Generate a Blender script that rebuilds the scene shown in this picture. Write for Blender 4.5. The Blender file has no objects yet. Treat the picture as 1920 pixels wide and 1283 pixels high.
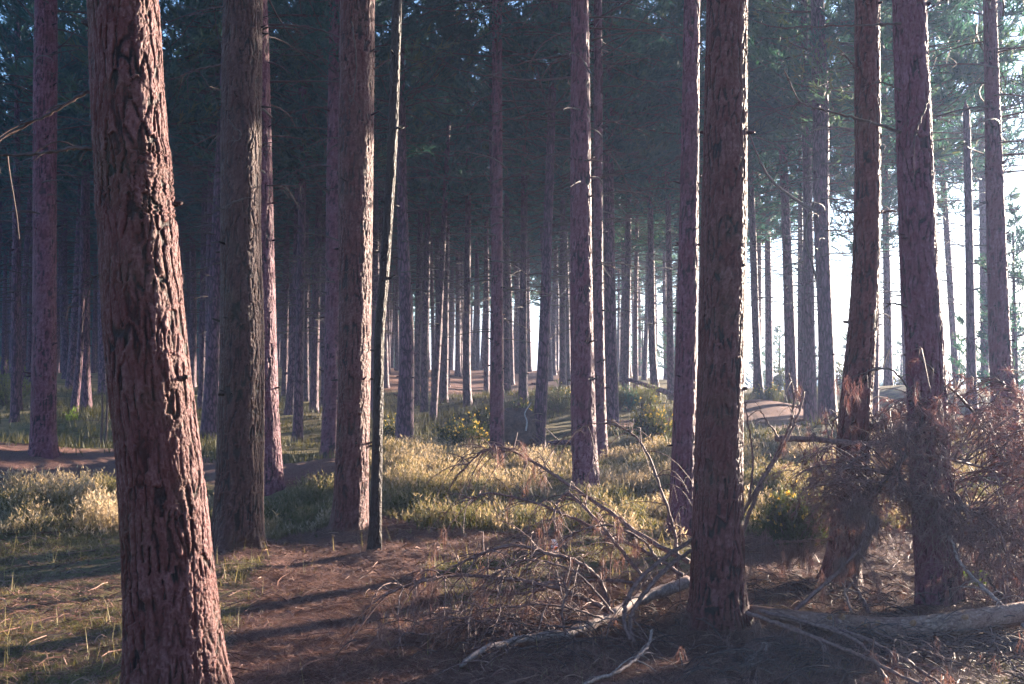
import bpy, math, random
import numpy as np
from mathutils import Vector

# ------------------------------------------------------------------ camera, sky, sun, exposure
SC = bpy.context.scene
R = math.radians
EYE = 1.7
FPX = 1867.0            # focal length in photo pixels (photo is 1920 x 1283)
PITCH = R(1.8)
cam_d = bpy.data.cameras.new("camera")
cam_d.sensor_width = 36.0
cam_d.lens = 36.0 * FPX / 1920.0
cam_d.clip_start = 0.05
cam_d.clip_end = 3000
cam = bpy.data.objects.new("camera", cam_d)
SC.collection.objects.link(cam)
cam.location = (0, 0, EYE)
cam.rotation_euler = (R(90) + PITCH, 0, 0)
SC.camera = cam

SUN_AZ = R(48)          # to the right of the view direction
SUN_EL = R(11.5)
w = bpy.data.worlds.new("World")
SC.world = w
w.use_nodes = True
nt = w.node_tree
for n in list(nt.nodes): nt.nodes.remove(n)
sky = nt.nodes.new('ShaderNodeTexSky')
sky.sky_type = 'NISHITA'
sky.sun_disc = False
sky.sun_elevation = SUN_EL
sky.sun_rotation = SUN_AZ
sky.dust_density = 1.0
sky.ozone_density = 4.0
bg = nt.nodes.new('ShaderNodeBackground')
bg.inputs[1].default_value = 0.066
wo = nt.nodes.new('ShaderNodeOutputWorld')
nt.links.new(sky.outputs[0], bg.inputs[0])
nt.links.new(bg.outputs[0], wo.inputs[0])

sl = bpy.data.lights.new("sun", 'SUN')
sl.energy = 5.0
sl.angle = R(0.6)
sl.color = (1.0, 0.83, 0.66)
sun = bpy.data.objects.new("sun", sl)
SC.collection.objects.link(sun)
sd = Vector((math.sin(SUN_AZ) * math.cos(SUN_EL), math.cos(SUN_AZ) * math.cos(SUN_EL), math.sin(SUN_EL)))
sun.rotation_euler = sd.to_track_quat('Z', 'Y').to_euler()

SC.view_settings.view_transform = 'Standard'
SC.view_settings.look = 'None'
SC.view_settings.exposure = 3.0
SC.view_settings.gamma = 1.0
SC.cycles.max_bounces = 4
SC.cycles.diffuse_bounces = 3
SC.cycles.glossy_bounces = 1
SC.cycles.transmission_bounces = 3
SC.cycles.volume_bounces = 0
SC.cycles.caustics_reflective = False
SC.cycles.caustics_refractive = False
SC.cycles.use_denoising = True
SC.cycles.use_adaptive_sampling = True
SC.cycles.adaptive_threshold = 0.02

# ------------------------------------------------------------------ helpers
COL = SC.collection
rng = np.random.default_rng(7)
random.seed(7)

def P(px, py, d):
    """photo pixel -> point on the vertical plane y = d"""
    dx = px - 960.0; dy = 641.5 - py
    yy = FPX * math.cos(PITCH) - dy * math.sin(PITCH)
    zz = FPX * math.sin(PITCH) + dy * math.cos(PITCH)
    k = d / yy
    return np.array([dx * k, d, EYE + zz * k])

def _h(ix, iy, iz, s):
    with np.errstate(over='ignore'):
        n = (ix.astype(np.uint32) * np.uint32(374761393) + iy.astype(np.uint32) * np.uint32(668265263)
             + iz.astype(np.uint32) * np.uint32(2147483647 - 1274126177) + np.uint32((s * 1013904223) & 0xffffffff))
        n = (n ^ (n >> np.uint32(13))) * np.uint32(1274126177)
        n = (n ^ (n >> np.uint32(16))) * np.uint32(2246822519)
        n = n ^ (n >> np.uint32(15))
    return n.astype(np.float64) / 4294967295.0

def vnoise(p, s=0):
    p = np.asarray(p, float)
    i = np.floor(p).astype(np.int64); f = p - i
    u = f * f * (3 - 2 * f)
    r = 0
    for a in (0, 1):
        wa = u[:, 0] if a else 1 - u[:, 0]
        for b in (0, 1):
            wb = u[:, 1] if b else 1 - u[:, 1]
            for c in (0, 1):
                wc = u[:, 2] if c else 1 - u[:, 2]
                r = r + wa * wb * wc * _h(i[:, 0] + a, i[:, 1] + b, i[:, 2] + c, s)
    return r

def fbm(p, o=4, s=0):
    p = np.asarray(p, float); a = 0.5; t = 0; n = 0
    for k in range(o):
        t = t + a * vnoise(p * 2 ** k + 17.3 * k, s + k); n += a; a *= 0.5
    return t / n

def voro(p, s=0):
    """F1, F2 of a jittered 3-D cell pattern, cell id, and how much the nearest border runs along z"""
    i = np.floor(p).astype(np.int64)
    f1 = np.full(len(p), 9.0); f2 = np.full(len(p), 9.0); idv = np.zeros(len(p)); s1 = np.zeros((len(p), 3)); s2 = np.zeros((len(p), 3))
    for a in (-1, 0, 1):
        for b in (-1, 0, 1):
            for c in (-1, 0, 1):
                x, y, z = i[:, 0] + a, i[:, 1] + b, i[:, 2] + c
                h = _h(x, y, z, s)
                q = np.stack([x + h, y + _h(x, y, z, s + 5), z + _h(x, y, z, s + 9)], 1)
                d = np.sqrt(((q - p) ** 2).sum(1))
                m = d < f1; m2 = (~m) & (d < f2)
                s2 = np.where(m[:, None], s1, np.where(m2[:, None], q, s2)); s1 = np.where(m[:, None], q, s1)
                f2 = np.where(m, f1, np.minimum(f2, d)); f1 = np.where(m, d, f1); idv = np.where(m, h, idv)
    dv = s1 - s2; al = np.abs(dv[:, 2]) / (np.linalg.norm(dv, axis=1) + 1e-9)
    return f1, f2, idv, 1 - al

def xyz(x, y, z=0.0):
    x = np.asarray(x, float).ravel(); y = np.asarray(y, float).ravel()
    return np.stack([x, y, np.broadcast_to(z, x.shape).astype(float)], 1)

def sstep(a, b, x):
    t = np.clip((x - a) / (b - a), 0, 1); return t * t * (3 - 2 * t)

class Acc:
    """collects triangles and quads (numpy) for one mesh"""
    def __init__(s): s.v = []; s.t = []; s.q = []; s.n = 0; s.at = []
    def add(s, v, tris=None, quads=None, a=0.5):
        v = np.asarray(v, float)
        if tris is not None and len(tris): s.t.append(np.asarray(tris) + s.n)
        if quads is not None and len(quads): s.q.append(np.asarray(quads) + s.n)
        s.v.append(v); s.n += len(v)
        s.at.append(np.broadcast_to(a, (len(v),)).astype(float))
    def shape(s): return np.concatenate(s.v), s.t, s.q, np.concatenate(s.at)

def mesh(name, acc, mat, smooth=True, attr='tone'):
    v, t, q, at = acc.shape()
    me = bpy.data.meshes.new(name)
    me.vertices.add(len(v)); me.vertices.foreach_set('co', v.astype(np.float32).ravel())
    t = np.concatenate(t) if t else np.zeros((0, 3), int)
    q = np.concatenate(q) if q else np.zeros((0, 4), int)
    loops = np.concatenate([t.ravel(), q.ravel()]).astype(np.int32)
    me.loops.add(len(loops)); me.loops.foreach_set('vertex_index', loops)
    nf = len(t) + len(q)
    me.polygons.add(nf)
    st = np.concatenate([np.arange(len(t)) * 3, len(t) * 3 + np.arange(len(q)) * 4]).astype(np.int32)
    me.polygons.foreach_set('loop_start', st)
    me.polygons.foreach_set('loop_total', np.concatenate([np.full(len(t), 3), np.full(len(q), 4)]).astype(np.int32))
    me.polygons.foreach_set('use_smooth', np.full(nf, smooth))
    me.update(calc_edges=True)
    a = me.attributes.new(attr, 'FLOAT', 'POINT')
    a.data.foreach_set('value', at.astype(np.float32))
    me.materials.append(mat)
    return me

def obj(name, me, parent=None, loc=None, rz=0.0, scale=None):
    o = bpy.data.objects.new(name, me)
    COL.objects.link(o)
    if parent is not None: o.parent = parent
    if loc is not None: o.location = [float(c) for c in loc]
    if rz: o.rotation_euler = (0, 0, rz)
    if scale is not None: o.scale = scale
    return o

def tag(o, label=None, cat=None, group=None, kind=None):
    if label: o['label'] = label
    if cat: o['category'] = cat
    if group: o['group'] = group
    if kind: o['kind'] = kind
    return o

def thing(name, label, cat, loc, group=None):
    return tag(obj(name, None, None, loc), label, cat, group)

def smooth_path(pts, n):
    """Catmull-Rom through points of any dimension"""
    p = np.asarray(pts, float)
    if len(p) < 3:
        t = np.linspace(0, 1, n)[:, None]; return p[0] * (1 - t) + p[-1] * t
    e = np.vstack([2 * p[0] - p[1], p, 2 * p[-1] - p[-2]])
    t = np.linspace(0, len(p) - 1, n); k = np.minimum(t.astype(int), len(p) - 2); f = (t - k)[:, None]
    a, b, c, d = e[k], e[k + 1], e[k + 2], e[k + 3]
    return 0.5 * (2 * b + (c - a) * f + (2 * a - 5 * b + 4 * c - d) * f ** 2 + (3 * b - a - 3 * c + d) * f ** 3)

def tube(acc, pts, rad, sides=5, a=0.5, cap=True, rough=0.0, seed=0):
    p = np.asarray(pts, float); n = len(p)
    rad = np.broadcast_to(rad, (n,)).astype(float)
    t = np.gradient(p, axis=0); t /= np.linalg.norm(t, axis=1)[:, None] + 1e-9
    up = np.array([0.0, 0, 1.0]) if abs(t[0][2]) < 0.9 else np.array([1.0, 0, 0])
    s = np.cross(t, up); s /= np.linalg.norm(s, axis=1)[:, None] + 1e-9
    q = np.cross(s, t)
    th = np.arange(sides) * 2 * math.pi / sides
    rr = rad[:, None] * np.ones(sides)
    if rough: rr = rr * (1 + rough * (np.random.default_rng(seed).random((n, sides)) - 0.5))
    v = (p[:, None] + rr[..., None] * (np.cos(th)[None, :, None] * s[:, None] + np.sin(th)[None, :, None] * q[:, None])).reshape(-1, 3)
    i = np.arange(n - 1)[:, None] * sides; j = np.arange(sides)[None]; jn = (j + 1) % sides
    qd = np.stack([i + j, i + jn, i + sides + jn, i + sides + j], -1).reshape(-1, 4)
    tr = None
    if cap:
        v = np.vstack([v, p[0], p[-1]])
        b0 = n * sides
        tr = [[b0, (k + 1) % sides, k] for k in range(sides)] + [[b0 + 1, (n - 1) * sides + k, (n - 1) * sides + (k + 1) % sides] for k in range(sides)]
    acc.add(v, tr, qd, a)

# ------------------------------------------------------------------ materials
def mat_new(name):
    m = bpy.data.materials.new(name); m.use_nodes = True
    t = m.node_tree
    for n in list(t.nodes): t.nodes.remove(n)
    o = t.nodes.new('ShaderNodeOutputMaterial')
    return m, t, o

def N(t, typ, **kw):
    n = t.nodes.new(typ)
    for k, v in kw.items():
        if k.startswith('i_'):
            key = k[2:]
            n.inputs[int(key) if key.isdigit() else key.replace('_', ' ')].default_value = v
        else: setattr(n, k, v)
    return n

def ramp(t, src, stops, interp='LINEAR'):
    r = t.nodes.new('ShaderNodeValToRGB'); r.color_ramp.interpolation = interp
    e = r.color_ramp.elements
    e[0].position, e[0].color = stops[0][0], (*stops[0][1], 1)
    e[1].position, e[1].color = stops[-1][0], (*stops[-1][1], 1)
    for p, c in stops[1:-1]:
        k = e.new(p); k.color = (*c, 1)
    t.links.new(src, r.inputs[0]); return r.outputs[0]

def mixc(t, f, a, b, mode='MIX'):
    m = t.nodes.new('ShaderNodeMix'); m.data_type = 'RGBA'; m.blend_type = mode
    for s, v in ((0, f), (6, a), (7, b)):
        if hasattr(v, 'is_output') or isinstance(v, bpy.types.NodeSocket): t.links.new(v, m.inputs[s])
        else: m.inputs[s].default_value = v if s == 0 else (*v, 1)
    return m.outputs[2]

def math_(t, op, a, b=None, c=None):
    m = t.nodes.new('ShaderNodeMath'); m.operation = op
    for s, v in enumerate((a, b, c)):
        if v is None: continue
        if isinstance(v, bpy.types.NodeSocket): t.links.new(v, m.inputs[s])
        else: m.inputs[s].default_value = v
    return m.outputs[0]

def bark_near(name, deep, mid, top, moss=0.0):
    m, t, o = mat_new(name)
    at = N(t, 'ShaderNodeAttribute', attribute_name='tone')
    tc = N(t, 'ShaderNodeTexCoord')
    n1 = N(t, 'ShaderNodeTexNoise', i_Scale=55.0, i_Detail=5.0, i_Roughness=0.7)
    t.links.new(tc.outputs['Object'], n1.inputs['Vector'])
    n2 = N(t, 'ShaderNodeTexNoise', i_Scale=4.0, i_Detail=3.0)
    t.links.new(tc.outputs['Object'], n2.inputs['Vector'])
    h = math_(t, 'ADD', at.outputs['Fac'], math_(t, 'MULTIPLY', math_(t, 'SUBTRACT', n1.outputs[0], 0.5), 0.55))
    mp = N(t, 'ShaderNodeMapping'); mp.inputs['Scale'].default_value = (62, 62, 30)
    wv = N(t, 'ShaderNodeVectorMath', operation='MULTIPLY_ADD'); wv.inputs[1].default_value = (0.03, 0.03, 0.05)
    t.links.new(n1.outputs['Color'], wv.inputs[0]); t.links.new(tc.outputs['Object'], wv.inputs[2])
    t.links.new(wv.outputs[0], mp.inputs['Vector'])
    vo = N(t, 'ShaderNodeTexVoronoi', feature='F1'); vo.inputs['Scale'].default_value = 1.0
    t.links.new(mp.outputs[0], vo.inputs['Vector'])
    h = math_(t, 'ADD', h, math_(t, 'MULTIPLY', math_(t, 'SUBTRACT', 0.45, vo.outputs['Distance']), 0.35))
    c = ramp(t, h, [(0.12, deep), (0.45, mid), (0.72, tuple(a * 0.65 + b * 0.35 for a, b in zip(mid, top))), (1.0, top)])
    red = mixc(t, ramp(t, n2.outputs[0], [(0.42, (0, 0, 0)), (0.62, (1, 1, 1))]), c, tuple(x * y for x, y in zip(mid, (1.15, 0.85, 0.8))), 'MIX')
    c = mixc(t, 0.45, c, red)
    if moss:
        n3 = N(t, 'ShaderNodeTexNoise', i_Scale=2.2, i_Detail=6.0, i_Roughness=0.65)
        t.links.new(tc.outputs['Object'], n3.inputs['Vector'])
        f = math_(t, 'MULTIPLY', ramp(t, n3.outputs[0], [(0.5, (0, 0, 0)), (0.7, (1, 1, 1))]), moss)
        c = mixc(t, f, c, (0.055, 0.06, 0.022))
    b = N(t, 'ShaderNodeBump', i_Strength=1.0, i_Distance=0.012)
    t.links.new(h, b.inputs['Height'])
    s = N(t, 'ShaderNodeBsdfPrincipled', i_Roughness=0.62)
    s.inputs['Specular IOR Level'].default_value = 0.2
    t.links.new(c, s.inputs['Base Color']); t.links.new(b.outputs[0], s.inputs['Normal'])
    t.links.new(s.outputs[0], o.inputs[0])
    return m

def bark_far(name, deep, mid, top, sc=(16, 16, 5)):
    m, t, o = mat_new(name)
    tc = N(t, 'ShaderNodeTexCoord'); oi = N(t, 'ShaderNodeObjectInfo')
    wn = N(t, 'ShaderNodeTexNoise', i_Scale=5.0, i_Detail=2.0)
    mp = N(t, 'ShaderNodeMapping'); mp.inputs['Scale'].default_value = sc
    va = N(t, 'ShaderNodeVectorMath', operation='MULTIPLY_ADD'); va.inputs[1].default_value = (0.12, 0.12, 0.12)
    t.links.new(tc.outputs['Object'], wn.inputs['Vector'])
    t.links.new(wn.outputs['Color'], va.inputs[0]); t.links.new(tc.outputs['Object'], va.inputs[2])
    t.links.new(va.outputs[0], mp.inputs['Vector'])
    vo = N(t, 'ShaderNodeTexVoronoi', feature='DISTANCE_TO_EDGE'); vo.inputs['Scale'].default_value = 1.0
    t.links.new(mp.outputs[0], vo.inputs['Vector'])
    n1 = N(t, 'ShaderNodeTexNoise', i_Scale=40.0, i_Detail=4.0)
    t.links.new(tc.outputs['Object'], n1.inputs['Vector'])
    h = math_(t, 'ADD', math_(t, 'MULTIPLY', ramp(t, vo.outputs['Distance'], [(0.0, (0, 0, 0)), (0.22, (1, 1, 1))]), 0.8),
              math_(t, 'MULTIPLY', math_(t, 'SUBTRACT', n1.outputs[0], 0.4), 0.6))
    c = ramp(t, h, [(0.05, deep), (0.5, mid), (0.95, top)])
    hs = N(t, 'ShaderNodeHueSaturation')
    t.links.new(math_(t, 'MULTIPLY_ADD', oi.outputs['Random'], 0.4, 0.8), hs.inputs['Value'])
    t.links.new(math_(t, 'MULTIPLY_ADD', oi.outputs['Random'], 0.03, 0.485), hs.inputs['Hue'])
    t.links.new(c, hs.inputs['Color'])
    b = N(t, 'ShaderNodeBump', i_Strength=0.8, i_Distance=0.02)
    t.links.new(h, b.inputs['Height'])
    s = N(t, 'ShaderNodeBsdfPrincipled', i_Roughness=0.65)
    s.inputs['Specular IOR Level'].default_value = 0.3
    t.links.new(hs.outputs[0], s.inputs['Base Color']); t.links.new(b.outputs[0], s.inputs['Normal'])
    t.links.new(s.outputs[0], o.inputs[0])
    return m

def leafy(name, stops, trans=0.35, tcol=(1.2, 1.15, 0.7), rough=0.6, wscale=0.0):
    """thin leaves: diffuse + light passing through, colour by the per-vertex tone"""
    m, t, o = mat_new(name)
    at = N(t, 'ShaderNodeAttribute', attribute_name='tone')
    oi = N(t, 'ShaderNodeObjectInfo')
    v = math_(t, 'ADD', at.outputs['Fac'], math_(t, 'MULTIPLY_ADD', oi.outputs['Random'], 0.2, -0.1))
    c = ramp(t, v, stops)
    s = N(t, 'ShaderNodeBsdfPrincipled', i_Roughness=rough)
    s.inputs['Specular IOR Level'].default_value = 0.25
    t.links.new(c, s.inputs['Base Color'])
    tr = N(t, 'ShaderNodeBsdfTranslucent')
    t.links.new(mixc(t, 1.0, c, tcol, 'MULTIPLY'), tr.inputs[0])
    mx = N(t, 'ShaderNodeMixShader', i_0=trans)
    t.links.new(s.outputs[0], mx.inputs[1]); t.links.new(tr.outputs[0], mx.inputs[2])
    t.links.new(mx.outputs[0], o.inputs[0])
    return m

def wood(name, c0, c1, scale=30.0, rough=0.7):
    m, t, o = mat_new(name)
    tc = N(t, 'ShaderNodeTexCoord')
    n1 = N(t, 'ShaderNodeTexNoise', i_Scale=scale, i_Detail=4.0, i_Roughness=0.7)
    t.links.new(tc.outputs['Object'], n1.inputs['Vector'])
    c = ramp(t, n1.outputs[0], [(0.35, c0), (0.65, c1)])
    b = N(t, 'ShaderNodeBump', i_Strength=0.6, i_Distance=0.004)
    t.links.new(n1.outputs[0], b.inputs['Height'])
    s = N(t, 'ShaderNodeBsdfPrincipled', i_Roughness=rough)
    s.inputs['Specular IOR Level'].default_value = 0.3
    t.links.new(c, s.inputs['Base Color']); t.links.new(b.outputs[0], s.inputs['Normal'])
    t.links.new(s.outputs[0], o.inputs[0]); return m

M_BARK_RED = bark_near('bark_red', (0.007, 0.0025, 0.003), (0.070, 0.0155, 0.0125), (0.165, 0.068, 0.068), 0.22)
M_BARK_DARK = bark_near('bark_mossy', (0.006, 0.0025, 0.002), (0.040, 0.011, 0.008), (0.095, 0.042, 0.036), 0.2)
M_BARK_THIN = bark_near('bark_thin', (0.008, 0.005, 0.004), (0.018, 0.008, 0.006), (0.032, 0.016, 0.013), 0.1)
M_BARK_PUR = bark_near('bark_mauve', (0.010, 0.004, 0.008), (0.095, 0.023, 0.036), (0.20, 0.084, 0.115), 0.08)
M_BARK_FAR = bark_far('bark_far', (0.020, 0.008, 0.017), (0.080, 0.025, 0.043), (0.15, 0.062, 0.098), (17, 17, 3.2))
M_TWIG = wood('dead_twig', (0.035, 0.020, 0.018), (0.095, 0.057, 0.050))
M_LIMB = wood('dead_limb', (0.07, 0.034, 0.029), (0.21, 0.115, 0.095), 40)
M_PALE = wood('pale_limb', (0.12, 0.075, 0.065), (0.30, 0.21, 0.18), 40)
M_NEEDLE = leafy('pine_needles', [(0.0, (0.012, 0.048, 0.056)), (0.5, (0.026, 0.080, 0.082)), (0.85, (0.058, 0.098, 0.068)), (1.0, (0.10, 0.105, 0.05))], 0.4, (1.9, 1.7, 0.9))
M_BROWN = leafy('dead_needles', [(0.0, (0.07, 0.038, 0.034)), (0.5, (0.16, 0.095, 0.083)), (1.0, (0.31, 0.20, 0.18))], 0.3, (1.3, 1.0, 0.8))
M_THICKET = leafy('thicket_needles', [(0.0, (0.075, 0.038, 0.035)), (0.5, (0.18, 0.096, 0.088)), (1.0, (0.34, 0.205, 0.18))], 0.25, (1.3, 1.0, 0.9))
M_HEATHER = leafy('heather_sprigs', [(0.0, (0.035, 0.045, 0.016)), (0.3, (0.09, 0.095, 0.035)), (0.6, (0.23, 0.185, 0.11)), (1.0, (0.52, 0.43, 0.33))], 0.5, (1.25, 1.12, 0.95))
M_GRASS = leafy('grass_blades', [(0.0, (0.035, 0.036, 0.014)), (0.5, (0.080, 0.074, 0.030)), (0.8, (0.2, 0.16, 0.07)), (1.0, (0.38, 0.30, 0.16))], 0.35)
M_LITTER = leafy('fallen_needles', [(0.0, (0.04, 0.017, 0.014)), (0.5, (0.17, 0.078, 0.060)), (1.0, (0.40, 0.25, 0.19))], 0.1)
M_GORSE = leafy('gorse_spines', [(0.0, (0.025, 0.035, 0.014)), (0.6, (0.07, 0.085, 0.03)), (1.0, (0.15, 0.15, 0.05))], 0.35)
M_FLOWER = leafy('gorse_flowers', [(0.0, (0.45, 0.30, 0.06)), (1.0, (0.6, 0.46, 0.14))], 0.4, (1.1, 1.0, 0.6))
M_LEAF = leafy('young_leaves', [(0.0, (0.10, 0.16, 0.02)), (1.0, (0.2, 0.28, 0.04))], 0.45)

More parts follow.
